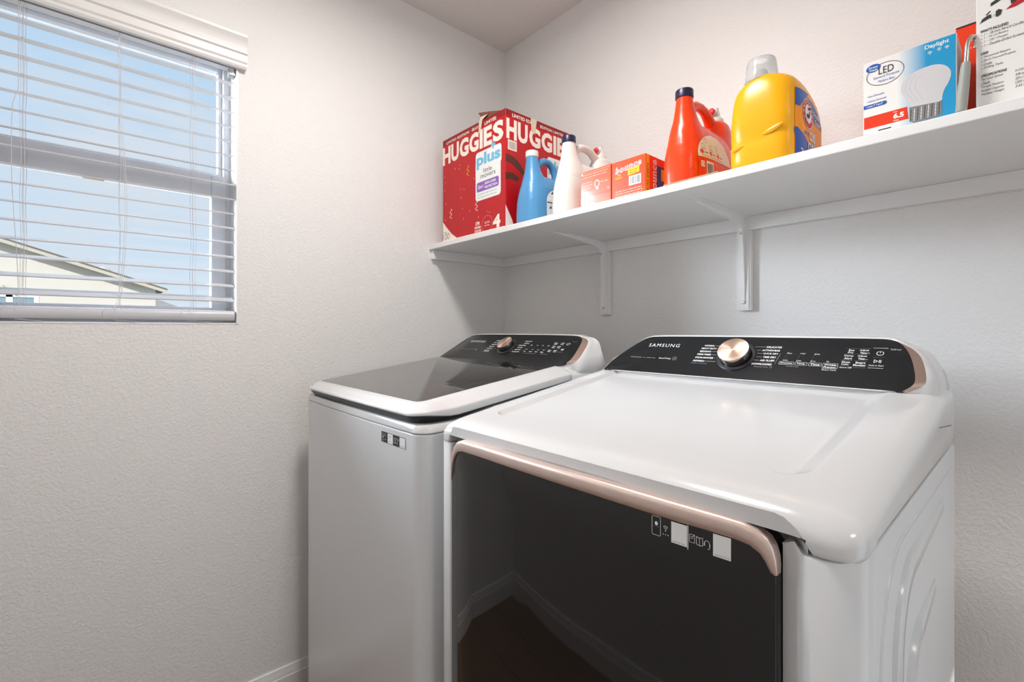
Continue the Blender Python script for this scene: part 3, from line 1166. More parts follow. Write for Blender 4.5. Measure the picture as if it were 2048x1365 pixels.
def dseam(x, y):
    side = 0.978 + 0.018 * (y + 0.86)
    if 0.868 < x < 1.4815 and y < -0.80:
        # front: arched finger scoop above the door
        ql = max(0.0, min(1.0, (0.884 - x) / 0.014))
        qr = max(0.0, min(1.0, (x - 1.446) / 0.034))
        a = (1 - ql * ql) ** 0.6 * (1 - qr * qr) ** 0.6
        return 0.9630 + (0.9920 - 0.9630) * a
    f = sstep(DYF + 0.010, DYF + 0.045, y)
    return 0.9630 + (side - 0.9630) * f


def drop(x, y):
    s = sstep(1.465, 1.535, x)
    return -0.008 * s - 0.002 * sstep(0.87, 0.843, x) - 0.004 * sstep(-0.845, -0.885, y)


def dring(d, z):
    return [(x, y, z(x, y)) for x, y in dry_outline(d)]


rings = [dring(0.020, lambda x, y: dseam(x, y) - 0.0), dring(0.0065, lambda x, y: dseam(x, y) + 0.0006),
         dring(0.001, lambda x, y: dseam(x, y) + 0.0008), dring(0.0, lambda x, y: dseam(x, y) + 0.003)]
top_e = lambda x, y: DT(y) + drop(x, y)
for f in (0.35, 0.75):
    rings.append(dring(0.0, lambda x, y, f=f: (dseam(x, y) + 0.003) * (1 - f) + (top_e(x, y) - 0.019) * f))
E_ = 0.026
for q in range(0, 7):
    a = q / 6 * math.pi / 2
    rings.append(dring(E_ * (1 - math.cos(a)), lambda x, y, a=a: top_e(x, y) - 0.019 + 0.019 * math.sin(a)))
rec = rrect(0.896, -0.800, 1.456, -0.392, (0.03, 0.034, 0.004, 0.004), 10, 100)
src = rings[-1]
for q in (0.25, 0.5, 0.75, 0.97, 1.0):
    rr_ = []
    for (x, y, z), (gx, gy) in zip(src, rec):
        X, Y = x + (gx - x) * q, y + (gy - y) * q
        rr_.append((X, Y, DT(Y) + drop(X, Y)))
    rings.append(rr_)
inn = rrect(0.904, -0.7965, 1.436, -0.392, (0.028, 0.030, 0.004, 0.004), 10, 100)
rings.append([(x + (gx - x) * 0.1, y + (gy - y) * 0.1, DT(y) - 0.0006) for (x, y), (gx, gy) in zip(rec, inn)])
rings.append([(x + (gx - x) * 0.9, y + (gy - y) * 0.9, DT(y) - 0.0062) for (x, y), (gx, gy) in zip(rec, inn)])
rings.append([(x, y, DT(y) - 0.0068) for x, y in inn])
rings.append([(x + (DXC - x) * .03, y + (-.6 - y) * .03, DT(y + (-.6 - y) * .03) - 0.0070) for x, y in inn])
rings.append([(x + (DXC - x) * .5, y + (-.6 - y) * .5, DT(y + (-.6 - y) * .5) - 0.0070) for x, y in inn])
rings.append([(x + (DXC - x) * .97, y + (-.6 - y) * .97, DT(y + (-.6 - y) * .97) - 0.0070) for x, y in inn])
tc_ = MB().loft(rings, True, False, True)
tc_.build('top_cover', M['enamel'], dt, smooth=60)
# concave back of the scoop
sc = MB()
r0, r1_ = [], []
for k in range(61):
    x = 0.868 + (1.479 - 0.868) * k / 60
    r0.append((x, DYF + 0.0055, dseam(x, DYF) + 0.0012))
    r1_.append((x, DYF + (0.040 if 0.885 < x < 1.45 else 0.004 + 0.036 * max(0.0, 1 - (max(0.885 - x, x - 1.45) / 0.03))), 0.9625))
mid = [((a_[0]), a_[1] * 0.05 + b_[1] * 0.95, a_[2] * 0.85 + b_[2] * 0.15) for a_, b_ in zip(r0, r1_)]
r2_ = [(x, y, 0.935) for x, y, z in r1_]
sc.loft([r0, mid, r1_, r2_], False)
sc.build('handle_scoop', M['enamel'], dt, smooth=60)

# console
dp0, dp1 = (-0.400, 1.078), (-0.320, 1.162)
dol = [(0.8667, 0.0), (1.4745, 0.0), (1.4860, 0.012), (1.4895, 0.0235), (1.4865, 0.045), (1.479, 0.075), (1.4680, 0.100), (1.452, 0.1155),
       (1.425, 0.1175), (1.20, 0.1180), (0.975, 0.1172), (0.947, 0.1125), (0.925, 0.092), (0.897, 0.058), (0.8752, 0.0250)]
dol = dense(smooth_poly(dol, 2, keep=(0, 1)), 0.012)
dfr = make_console(dt, dp0, dp1, dol, 0.118, DYB, 1.03, 0.012, 0.014, 0.011)
MB().tube([(DXR + 0.0002, -0.455, 1.0340), (DXR + 0.0002, -0.39, 1.0270), (DXR + 0.0002, -0.325, 1.0200)], 0.0006, 6).build('side_seam', M['gasket'], dt)
make_knob(dt, dfr, 1.1870, 0.0620, 0.0325, 0.022, 0.0405)
d = Decal(lambda u, v, n: dfr(u, v, n + 0.0009))
d.text('SAMSUNG', 0.9640, 0.0815, 0.083, 0.0105, 'print_white', 0.0, sp=1.25)
d.text('MultiControl', 0.9291, 0.0435, 0.030, 0.0040, 'print_grey', 0.01)
d.micro(0.9640, 0.0432, 0.040, 0.0040, 'print_grey', 2)
d.text('SmartThings', 1.0085, 0.0425, 0.031, 0.0048, 'print_white', 0.01)
d.line([(1.0445, 0.0415), (1.0535, 0.0415), (1.0535, 0.0505), (1.0445, 0.0505)], 0.0007, 'print_grey', closed=True)
d.text('AI', 1.0465, 0.0435, 0.0045, 0.005, 'print_grey')
LN = (('NORMAL', 1.1090, 1.1323, .0893), ('HEAVY DUTY', 1.1040, 1.1395, .0806), ('BEDDING', 1.1035, 1.1292, .0715),
      ('PERM PRESS', 1.1000, 1.1320, .0624), ('STEAM SANITIZE', 1.0984, 1.1400, .0527), ('REFRESH', 1.0968, 1.1228, .0428))
for i, (w, a, b, v) in enumerate(LN):
    d.text(w, a, v - 0.0022, b - a, 0.0046, 'print_white', 0.03)
    d.rect(b + 0.002, v, (1.1520, 1.1480, 1.1460, 1.1450, 1.1460, 1.1490)[i] - b - 0.003, 0.0005, 'print_white')
d.text('Steam Cycles', 1.0945, 0.0335, 0.0365, 0.0045, 'print_blue', 0.02)
RN = (('DELICATES', 1.2430, 1.2723, .0893), ('ACTIVEWEAR', 1.2363, 1.2711, .0802), ('QUICK DRY', 1.2403, 1.2696, .0711),
      ('TIME DRY', 1.2426, 1.2679, .0617), ('AIR FLUFF', 1.2388, 1.2665, .0524), ('DOWNLOADED', 1.2252, 1.2643, .0424))
for i, (w, a, b, v) in enumerate(RN):
    d.text(w, a, v - 0.0022, b - a, 0.0048, 'print_white', 0.03)
    s0 = (1.2200, 1.2260, 1.2290, 1.2290, 1.2260, 1.2120)[i]
    d.rect(s0, v, a - s0 - 0.002, 0.0005, 'print_white')
d.line([(1.2735, 0.0735), (1.2690, 0.0450)], 0.0006, 'print_grey')
d.text('Manual Dry', 1.2320, 0.0330, 0.0270, 0.0040, 'print_grey')
d.ring(1.2640, 0.0352, 0.0020, 0.0020, 0.0005, 'print_grey', n=12)
for u0, u1, w in ((1.2765, 1.3030, 'Dryness'), (1.3055, 1.3260, 'Temp.'), (1.3290, 1.3500, 'Time')):
    d.line(rr2(u0, 0.0445, u1, 0.0520, 0.001, 2), 0.0005, 'print_white', closed=True)
    d.text(w, u0 + 0.0025, 0.0458, u1 - u0 - 0.005, 0.0048, 'print_white', 0.02)
d.line(rr2(1.3525, 0.0400, 1.3765, 0.0525, 0.001, 2), 0.0005, 'print_white', closed=True)
d.text('Wrinkle', 1.3548, 0.0467, 0.0195, 0.0046, 'print_white', 0.02)
d.text('Prevent', 1.3548, 0.0410, 0.0195, 0.0046, 'print_white', 0.02)
d.text('Timed Only', 1.2900, 0.0385, 0.0230, 0.0034, 'print_grey')
d.text('Smart Care', 1.3530, 0.0350, 0.0225, 0.0034, 'print_white')
for u, hi, lo_ in ((1.2850, 'More', 'Less'), (1.3090, 'High', 'Low'), (1.3335, '60 min', '20 min')):
    d.text(hi, u + 0.0008, 0.0728, 0.0085, 0.0036, 'print_white')
    d.text(lo_, u - 0.0030, 0.0545, 0.0085, 0.0036, 'print_white')
    for k in range(4):
        d.rect(u - 0.0005 - 0.0004 * (3 - k), 0.0600 + 0.0040 * k, 0.0013, 0.0013, 'print_green')
d.text('On', 1.3570, 0.0550, 0.0045, 0.0036, 'print_white')
for u, v, a, b in ((1.3920, .0843, 'Eco', 'Dry'), (1.4114, .0844, 'Adjust', 'Time'), (1.3900, .0698, 'Damp', 'Alert'),
                   (1.4103, .0702, 'Adjust', 'Time'), (1.3878, .0546, 'Drum', 'Light'), (1.4097, .0545, 'Smart', 'Monitor')):
    wd = {'Eco': .0085, 'Dry': .0085, 'Adjust': .0140, 'Time': .0100, 'Damp': .0140, 'Alert': .0125, 'Drum': .0125, 'Light': .0110,
          'Smart': .0150, 'Monitor': .0190}
    d.text(a, u - wd[a] / 2, v + 0.0006, wd[a], 0.0048, 'print_white', 0.02)
    d.text(b, u - wd[b] / 2 - 0.0005, v - 0.0055, wd[b], 0.0048, 'print_white', 0.02)
    d.rect(u - 0.0090, v + 0.0072, 0.0180, 0.0004, 'print_grey')
d.line([(1.4165, .0800), (1.4185, .0822), (1.4205, .0800)], 0.0005, 'print_white')
d.line([(1.4155, .0668), (1.4175, .0650), (1.4195, .0668)], 0.0005, 'print_white')
d.text('Alarm Off', 1.3795, 0.0430, 0.0190, 0.0036, 'print_white')
d.rect(1.4000, 0.0455, 0.0190, 0.0004, 'print_grey')
d.ring(1.4354, 0.0815, 0.0050, 0.0046, 0.0010, 'print_white', n=24, t0=0.31, t1=1.19)
d.rect(1.43495, 0.0825, 0.0009, 0.0045, 'print_white')
d.rect(1.4240, 0.0938, 0.0215, 0.0006, 'print_white')
d.rect(1.4260, 0.0712, 0.0170, 0.0005, 'print_blue')
d.line([(1.4290, 0.0590), (1.4290, 0.0660), (1.4345, 0.0625)], 0.0008, 'print_white', closed=True)
d.rect(1.4360, 0.0590, 0.0010, 0.0070, 'print_white')
d.rect(1.4382, 0.0590, 0.0010, 0.0070, 'print_white')
d.text('Hold to Start', 1.4225, 0.0508, 0.0215, 0.0036, 'print_white')
d.rect(1.4220, 0.0462, 0.0220, 0.0006, 'print_white')
d.text('*LCD lock', 1.4490, 0.0900, 0.0150, 0.0032, 'print_white')
d.build('panel_lettering', dt)

# door: bowed black glass
out_ = [(1.4485, 0.185), (1.4485, 0.9350)]
dl = rrect(0.8775, 0.185, 1.4525, 0.9700, (0.02, 0.02, 0.035, 0.030), 8, 40)
DB = DYF + 0.0005


def door_ring(s, dn, k=0.0):
    cx, cz = 1.1650, 0.5775
    res = []
    for x, z in dl:
        X = cx + (x - cx) * (1 - s)
        Z = cz + (z - cz) * (1 - s * 0.75)
        res.append((X, DB + dbow(X) * k + dn, Z))
    return res


dm = MB().loft([door_ring(0, 0.044), door_ring(0, 0.004, 0.9), door_ring(0.004, 0.0006, 1.0), door_ring(0.008, 0.0, 1.0), door_ring(0.25, 0, 1.0),
                door_ring(0.5, 0, 1.0), door_ring(0.75, 0, 1.0), door_ring(0.97, 0, 1.0)], True, True, True)
door = dm.build('door', M['blackglass'], dt, smooth=50)
hp = [((.8772, .893), (.8774, .892)), ((.8774, .910), (.8795, .903)), ((.8785, .929), (.8825, .920)), ((.8835, .946), (.8885, .935)), ((.8920, .9600), (.8960, .9445)), ((.9045, .9715), (.9050, .9515)),
      ((.9220, .9775), (.918, .9550)), ((.98, .9790), (.97, .9568)), ((1.06, .9795), (1.06, .9576)), ((1.155, .9798), (1.155, .9580)), ((1.24, .9800), (1.24, .9578)),
      ((1.30, .9797), (1.30, .9573)), ((1.352, .9790), (1.352, .9572)), ((1.398, .9784), (1.390, .9574)), ((1.4200, .9775), (1.410, .9572)), ((1.4350, .9745), (1.4270, .9550)),
      ((1.4450, .9680), (1.4370, .9495)), ((1.4500, .9600), (1.4420, .9430)), ((1.4525, .9500), (1.4450, .9370)), ((1.4532, .9400), (1.4470, .9330)), ((1.4528, .9320), (1.4495, .9315))]
rings = []
for (ox, oz), (ix, iz) in hp:
    sec = []
    for t_, b in ((0, 0.010), (0.0, 0.0005), (0.02, -0.0022), (0.09, -0.0042), (0.30, -0.0052), (0.60, -0.0048), (0.90, -0.0034), (1.0, -0.0008), (1.0, 0.006)):
        x, z = ox + (ix - ox) * t_, oz + (iz - oz) * t_
        wdt = min(1.0, math.hypot(ox - ix, oz - iz) / 0.020)
        sec.append((x, DB + dbow(x) + b * (wdt if b < 0 else 1), z))
    rings.append(sec)
MB().loft(rings, True, True, True).build('handle', M['handle'], door, smooth=60)
# printed icons and blank code labels on the door glass
d = Decal(lambda u, v, n: Vector((u + 0.003, DB + dbow(u + 0.003) - 0.0004 - n, v)))
d.line(rr2(1.3135, 0.9335, 1.3245, 0.9560, 0.0015, 3), 0.0006, 'print_white', closed=True)
d.ellipse(1.3190, 0.9475, 0.0020, 0.0024, 'label_white')
d.text('SmartThings', 1.3150, 0.9430, 0.0080, 0.0014, 'print_grey')
for r_ in (0.0012, 0.0028, 0.0044):
    d.ring(1.3310, 0.9420, r_, r_ * 1.25, 0.0006, 'print_white', n=10, t0=0.13, t1=0.37)
d.ellipse(1.3310, 0.9420, 0.0006, 0.0008, 'print_white', n=8)
for k in range(3):
    d.ellipse(1.3280 + 0.003 * k, 0.9375, 0.0006, 0.0008, 'print_white', n=8)
d.rect(1.3380, 0.9310, 0.0190, 0.0245, 'label_white', 1)
d.micro(1.3400, 0.9325, 0.0150, 0.0014, 'print_dgrey', 3)
d.rect(1.3575, 0.9290, 0.0012, 0.0275, 'print_white', 1)
d.line(rr2(1.3600, 0.9385, 1.3660, 0.9475, 0.0006, 2), 0.0005, 'print_white', closed=True)
d.line([(1.3612, 0.9450), (1.3640, 0.9450)], 0.0005, 'print_white')
d.line([(1.3612, 0.9430), (1.3645, 0.9430)], 0.0005, 'print_white')
d.line([(1.3632, 0.9445), (1.3662, 0.9480)], 0.0006, 'print_white')
d.line([(1.3680, 0.9385), (1.3716, 0.9375), (1.3752, 0.9385), (1.3752, 0.9470), (1.3716, 0.9460), (1.3680, 0.9470)], 0.0006, 'print_white', closed=True)
d.line([(1.3716, 0.9375), (1.3716, 0.9460)], 0.0006, 'print_white')
d.ring(1.3800, 0.9415, 0.0030, 0.0042, 0.0006, 'print_white', n=14, t0=0, t1=0.5)
d.rect(1.3764, 0.9395, 0.0012, 0.0030, 'print_white')
d.rect(1.3824, 0.9395, 0.0012, 0.0030, 'print_white')
d.line([(1.3832, 0.9395), (1.3825, 0.9370), (1.3805, 0.9365)], 0.0006, 'print_white')
d.rect(1.3865, 0.9315, 0.0190, 0.0245, 'label_white', 1)
d.micro(1.3885, 0.9330, 0.0150, 0.0014, 'print_dgrey', 3)
d.build('door_markings', door)


# ================================================================ THINGS ON THE SHELF
Z0 = ST
FRX = lambda x, y, z: frame((x, y, z), (1, 0, 0), (0, 0, 1), (0, -1, 0))     # faces -y
FRS = lambda x, y, z: frame((x, y, z), (0, 1, 0), (0, 0, 1), (1, 0, 0))      # faces +x

# ---- big red diaper carton, open on top
t = thing('diaper_box', 'big red diaper carton with large white lettering standing in the shelf corner', 'box', (0.26, -0.23, Z0))
bx0, bx1, by0, by1, bh = 0.0700, 0.4438, -0.375, -0.060, 0.398
TK = 0.003
c = MB()
c.box((bx0, by0, Z0), (bx1, by0 + TK, Z0 + bh), 0)
c.box((bx0, by1 - TK, Z0), (bx1, by1, Z0 + bh), 0)
c.box((bx0, by0 + TK, Z0), (bx0 + TK, by1 - TK, Z0 + bh), 0)
c.box((bx1 - TK, by0 + TK, Z0), (bx1, by1 - TK, Z0 + bh), 0)
c.box((bx0 + TK, by0 + TK, Z0), (bx1 - TK, by1 - TK, Z0 + 0.004), 1)
c.build('carton', [M['red_box'], M['cardinside']], t, bevel=0.001)
f = MB()
f.loft([[(bx0 + 0.24, by0 + 0.014, Z0 + bh - 0.001), (bx0 + 0.33, by0 + 0.014, Z0 + bh - 0.001), (bx1 - 0.008, by0 + 0.014, Z0 + bh - 0.001)],
        [(bx0 + 0.205, by0 + 0.016, Z0 + bh + 0.046), (bx0 + 0.27, by0 + 0.018, Z0 + bh + 0.030), (bx1 - 0.012, by0 + 0.018, Z0 + bh + 0.004)]], False)
f.build('lid_flap', M['cardinside'], t)
f = MB()
f.loft([[(bx0 + 0.05, by1 - 0.004, Z0 + bh - 0.002), (bx1 - 0.01, by1 - 0.004, Z0 + bh - 0.002)],
        [(bx0 + 0.06, by1 - 0.06, Z0 + bh + 0.020), (bx1 - 0.02, by1 - 0.06, Z0 + bh + 0.012)]], False)
f.build('lid_flap', M['red_box'], t)
tp = MB()
tp.loft([[(bx0 + 0.228, by0 - 0.0006, Z0 + bh - 0.040), (bx0 + 0.240, by0 - 0.0008, Z0 + bh - 0.036)],
         [(bx0 + 0.232, by0 - 0.0016, Z0 + bh), (bx0 + 0.252, by0 - 0.0016, Z0 + bh + 0.001)],
         [(bx0 + 0.226, by0 + 0.012, Z0 + bh + 0.024), (bx0 + 0.262, by0 + 0.014, Z0 + bh + 0.022)],
         [(bx0 + 0.214, by0 + 0.03, Z0 + bh + 0.028), (bx0 + 0.268, by0 + 0.03, Z0 + bh + 0.024)]], False)
tape_m = mat('packing_tape', hexc('D8C9B0'), 0.3)
tp.build('torn_tape', tape_m, t)
tp = MB()
tp.loft([[(bx1 + 0.0008, by0 + 0.118, Z0 + bh - 0.045), (bx1 + 0.0008, by0 + 0.136, Z0 + bh - 0.052)],
         [(bx1 + 0.0012, by0 + 0.115, Z0 + bh), (bx1 + 0.0012, by0 + 0.145, Z0 + bh)],
         [(bx1 - 0.02, by0 + 0.118, Z0 + bh + 0.006), (bx1 - 0.02, by0 + 0.142, Z0 + bh + 0.006)]], False)
tp.build('torn_tape', tape_m, t)
d = Decal(FRX(bx0, by0 - 0.0003, Z0))
W_, H_ = bx1 - bx0, bh
d.rect(0.001, H_ - 0.022, W_ - 0.002, 0.0215, 'red_box_dark', 1)
d.text('LIMITED EDITION · ÉDITI', 0.024, 0.377, 0.208, 0.0115, 'cream', 0.02)
d.text('LIMITÉE', 0.262, 0.376, 0.064, 0.0135, 'cream', 0.02)
for i, ch in enumerate('HUGGIES'):
    u0 = (0.000, 0.058, 0.113, 0.173, 0.2345, 0.2570, 0.3080)[i]
    w = (0.053, 0.050, 0.056, 0.056, 0.0175, 0.046, 0.056)[i]
    d.text(ch, u0, 0.300, w, 0.068, 'cream', 0.045, lay=3)
d.poly(rr2(0.2110, 0.118, 0.3500, 0.262, 0.012), 'label_white', 3)
d.poly(rr2(0.2120, 0.225, 0.3540, 0.290, 0.012), 'label_white', 4)
d.text('plus', 0.2170, 0.2290, 0.132, 0.054, 'skyblue', 0.04, lay=5)
d.rect(0.3060, 0.2820, 0.0080, 0.0260, 'skyblue', 6)
d.rect(0.2975, 0.2910, 0.0250, 0.0080, 'skyblue', 7)
d.text('little', 0.2560, 0.2120, 0.047, 0.0150, 'print_dgrey', lay=5)
d.text('movers', 0.2400, 0.1945, 0.082, 0.0110, 'print_dgrey', lay=5)
d.poly(rr2(0.2180, 0.1490, 0.3400, 0.1830, 0.007), 'purple', 5)
d.text('2in1', 0.2250, 0.1600, 0.030, 0.0120, 'label_white', 0.02, lay=7)
d.text('SKIN CARE', 0.2640, 0.1685, 0.060, 0.0085, 'label_white', 0.03, lay=7)
d.text('PROTECTION', 0.2640, 0.1545, 0.068, 0.0085, 'label_white', 0.03, lay=7)
d.micro(0.2230, 0.1370, 0.104, 0.0065, 'teal', 5)
d.micro(0.2230, 0.1260, 0.104, 0.0065, 'teal', 5)
d.text('4', 0.3080, 0.0090, 0.040, 0.044, 'cream', 0.06, lay=3)
for k in range(24):
    a = 2 * math.pi * k / 24
    d.ellipse(0.2760 + 0.0285 * math.cos(a), 0.0300 + 0.0290 * math.sin(a), 0.0013, 0.0013, 'cream', 2, 6)
d.text('22-37 lb', 0.2620, 0.0320, 0.028, 0.0070, 'cream', 0.02)
d.text('10-17 kg', 0.2620, 0.0210, 0.028, 0.0070, 'cream', 0.02)
d.text('174', 0.2110, 0.0320, 0.023, 0.0140, 'cream', 0.05)
d.text('DIAPERS', 0.2050, 0.0210, 0.036, 0.0085, 'cream', 0.04)
d.text('COUCHES', 0.2050, 0.0090, 0.038, 0.0085, 'cream', 0.04)
d.poly([(0.001, 0.001), (W_ - 0.002, 0.001), (W_ - 0.002, 0.0075), (0.095, 0.0075), (0.060, 0.028), (0.025, 0.058), (0.001, 0.082)], 'cream', 1)
d.text('Disney', 0.0060, 0.0340, 0.022, 0.0080, 'print_dgrey', 0.0, lay=2)
d.text('100', 0.0010, 0.0100, 0.044, 0.0240, 'print_dgrey', -0.01, lay=2)
rnd = random.Random(5)
for k in range(34):
    u, v = rnd.uniform(0.012, 0.36), rnd.uniform(0.03, 0.285)
    if 0.20 < u < 0.362 and v > 0.105 or (u < 0.1 and v < 0.085) or v < 0.06 and u > 0.19:
        continue
    if k % 3:
        d.rect(u, v, 0.0028, 0.0028, 'cream', 2)
    else:
        d.line([(u - 0.003, v), (u + 0.003, v)], 0.0011, 'orange_pr')
        d.line([(u, v - 0.004), (u, v + 0.004)], 0.0011, 'cream')
for cu, cv, ink in ((0.164, 0.243, 'yellow'), (0.216, 0.105, 'cream'), (0.055, 0.075 + 0.03, 'cream')):
    pts = [(cu + 0.007 * math.sin(k * 1.3), cv + 0.018 - 0.0035 * k) for k in range(12)]
    d.line(pts, 0.0022, ink)
d.build('front_print', t)
d = Decal(FRS(bx1 + 0.0003, by0, Z0))
SD = by1 - by0
d.rect(0.001, H_ - 0.022, SD - 0.002, 0.0215, 'red_box_dark', 1)
d.text('LIMITED EDI', 0.029, 0.3775, 0.088, 0.0115, 'cream', 0.02)
d.text('ÉDITION LIMITÉE', 0.162, 0.3775, 0.120, 0.0115, 'cream', 0.02)
for i, ch in enumerate('HUGGIES'):
    u0 = (0.0040, 0.055, 0.108, 0.168, 0.229, 0.249, 0.292)[i]
    w = (0.046, 0.046, 0.055, 0.055, 0.0160, 0.040, 0.020)[i]
    d.text(ch, u0, 0.300, w, 0.068, 'cream', 0.045, lay=3)
d.barcode(0.0100, 0.264, 0.040, 0.033, 2, ink='print_dgrey', back='cream', seed=4)
d.poly(rr2(0.198, 0.18, 0.30, 0.285, 0.01), 'label_white', 3)
d.text('plus', 0.2040, 0.222, 0.090, 0.052, 'skyblue', 0.04, lay=5)
d.poly([(0.0, 0.248), (0.030, 0.246), (0.060, 0.232), (0.085, 0.205), (0.085, 0.190), (0.050, 0.208), (0.025, 0.220), (0.0, 0.222)], 'brown', 2)
d.poly([(0.0, 0.185), (0.030, 0.190), (0.060, 0.180), (0.055, 0.165), (0.020, 0.168), (0.0, 0.160)], 'brown', 2)
d.poly([(0.0, 0.001), (0.040, 0.001), (0.030, 0.030), (0.0, 0.078)], 'cream', 2)
d.build('side_print', t)


# ---- bottles
def superell(cx, cy, a, b, p, n=44):
    out = []
    for k in range(n):
        t_ = 2 * math.pi * k / n
        c_, s_ = math.cos(t_), math.sin(t_)
        out.append((cx + a * math.copysign(abs(c_) ** (2 / p), c_), cy + b * math.copysign(abs(s_) ** (2 / p), s_)))
    return out


def tap_bottle(cx, yf, ln, scale, body_m, cap_m, label, cat, tap=True):
    """tall tapered jug with a forward neck, loop handle and a press tap at the back"""
    t = thing('detergent_bottle', label, cat, (cx, yf + ln / 2, Z0))
    k = scale
    prof = [  # z, y front, y back, half width, exponent
        (0.000, .010, ln - .010, .044, 3.0), (0.004, .003, ln - .003, .050, 3.0), (0.012, .0, ln, .0525, 3.2), (0.040, .0, ln, .0535, 3.2), (0.075, .002, ln, .0525, 3.2),
        (0.100, .005, ln - .001, .0495, 3.0), (0.120, .009, ln - .003, .0470, 2.8), (0.135, .0125, ln - .006, .0425, 2.6),
        (0.148, .0155, ln - .012, .0370, 2.5), (0.158, .0190, ln - .022, .0300, 2.4), (0.164, .0240, ln - .034, .0220, 2.2)]
    def col_(rows):
        return [[(x, y, Z0 + z * k) for x, y in superell(cx, yf + (y0 + y1) / 2, hw, (y1 - y0) / 2, p)] for z, y0, y1, hw, p in rows]
    b = MB().loft(col_(prof), True, True, True)
    b.loft(col_([(0.100, .012, .125, .044, 2.6), (0.120, .0120, .118, .0425, 2.5), (0.140, .0145, .104, .0375, 2.4), (0.157, .0180, .092, .0325, 2.3), (0.168, .0200, .084, .0290, 2.1),
                 (0.180, .0220, .077, .0265, 2.0), (0.200, .0245, .070, .0225, 2.0), (0.218, .0260, .066, .0198, 2.0), (0.226, .0262, .065, .0192, 2.0)]), True, True, True)
    if tap:
        b.loft(col_([(0.100, ln - .120, ln - .004, .044, 2.6), (0.150, ln - .108, ln - .006, .040, 2.5), (0.180, ln - .096, ln - .010, .036, 2.4),
                     (0.200, ln - .090, ln - .016, .030, 2.2), (0.209, ln - .082, ln - .026, .022, 2.0)]), True, True, True)
    bo = b.build('bottle_body', body_m, t, smooth=60)
    rm = bo.modifiers.new('fuse', 'REMESH')
    rm.mode = 'VOXEL'
    rm.voxel_size = 0.0020
    rm.use_smooth_shade = True
    sm = bo.modifiers.new('soften', 'SMOOTH')
    sm.iterations = 10
    sm.factor = 0.6
    if tap:
        hz = [(.060, .186), (.078, .210), (.100, .2225), (.125, .2250), (.148, .2200), (.168, .208), (.186, .192)]
    else:
        hz = [(.060, .190), (.078, .212), (.100, .2235), (.122, .2230), (.142, .2100), (.155, .190), (.160, .165), (.160, .140)]
    h = MB().tube([(cx, yf + y, Z0 + z * k) for y, z in hz], [.012, .0125, .0115, .011, .0115, .013, .016, .018][:len(hz)], 16)
    h.build('bottle_handle', body_m, t, smooth=60)
    c0 = (cx, yf + .0456, Z0 + .222 * k)
    MB().lathe(c0, (0, 0, 1), [(.0195, 0), (.0212, .0015), (.0212, .0185), (.0200, .0205), (.010, .0212)], 36, 0, True, True).build('cap', cap_m, t, smooth=35)
    if tap:
        ty = yf + ln - .058
        tb = MB().lathe((cx, ty, Z0 + .206 * k), (0, 0, 1), [(.0205, 0), (.0205, .010), (.0185, .013), (.0140, .018), (.0095, .034), (.0085, .042), (.004, .045)], 24, 0, True, True)
        tb.tube([(cx, ty, Z0 + .236 * k), (cx, ty - .020, Z0 + .234 * k)], .0085, 12)
        tp_ = tb.build('press_tap', M['white_pl'], t, smooth=40)
        MB().lathe((cx, ty - .019, Z0 + .234 * k), (-.1, -1, .1), [(.0095, 0), (.0095, .004), (.007, .0065), (.002, .007)], 20, 0, True, True).build('tap_button', M['red_pl'], tp_, smooth=40)

    def sx(y, z):
        z = z / k
        for (za, ya, yb, ha, pa), (zb, yc, yd, hb, pb) in zip(prof[:-1], prof[1:]):
            if za <= z <= zb:
                q = (z - za) / (zb - za)
                y0, y1, hw, p = ya + (yc - ya) * q, yb + (yd - yb) * q, ha + (hb - ha) * q, pa + (pb - pa) * q
                m_, r_ = (y0 + y1) / 2, (y1 - y0) / 2
                s_ = min(.97, abs((y - m_) / r_))
                return hw * (1 - s_ ** p) ** (1 / p)
        return .05
    fr = lambda u, v, n: Vector((cx + sx(u, v) + .0007 + n * 2.6, yf + u, Z0 + v))
    return t, fr


def strip_poly(d, ufn, v0, v1, ink, lay, nv=14, nu=8):
    """fill between u0(v) and u1(v) with small quads that hug the curved face"""
    for i in range(nv):
        va, vb = v0 + (v1 - v0) * i / nv, v0 + (v1 - v0) * (i + 1) / nv
        a0, a1 = ufn(va)
        b0, b1 = ufn(vb)
        for j in range(nu):
            p, q = j / nu, (j + 1) / nu
            d.poly([(a0 + (a1 - a0) * p, va), (a0 + (a1 - a0) * q, va), (b0 + (b1 - b0) * q, vb), (b0 + (b1 - b0) * p, vb)], ink, lay)


def arch(u0, u1, vt, vb, rz):
    """rounded-top label outline as u-range per height"""
    def f_(v):
        if v < vt - rz:
            return (u0, u1)
        q = min(1, (v - (vt - rz)) / rz)
        s = math.sqrt(max(0.0, 1 - q * q))
        m_ = (u0 + u1) / 2
        return (m_ - (m_ - u0) * max(s, .05), m_ + (u1 - m_) * max(s, .05))
    return f_


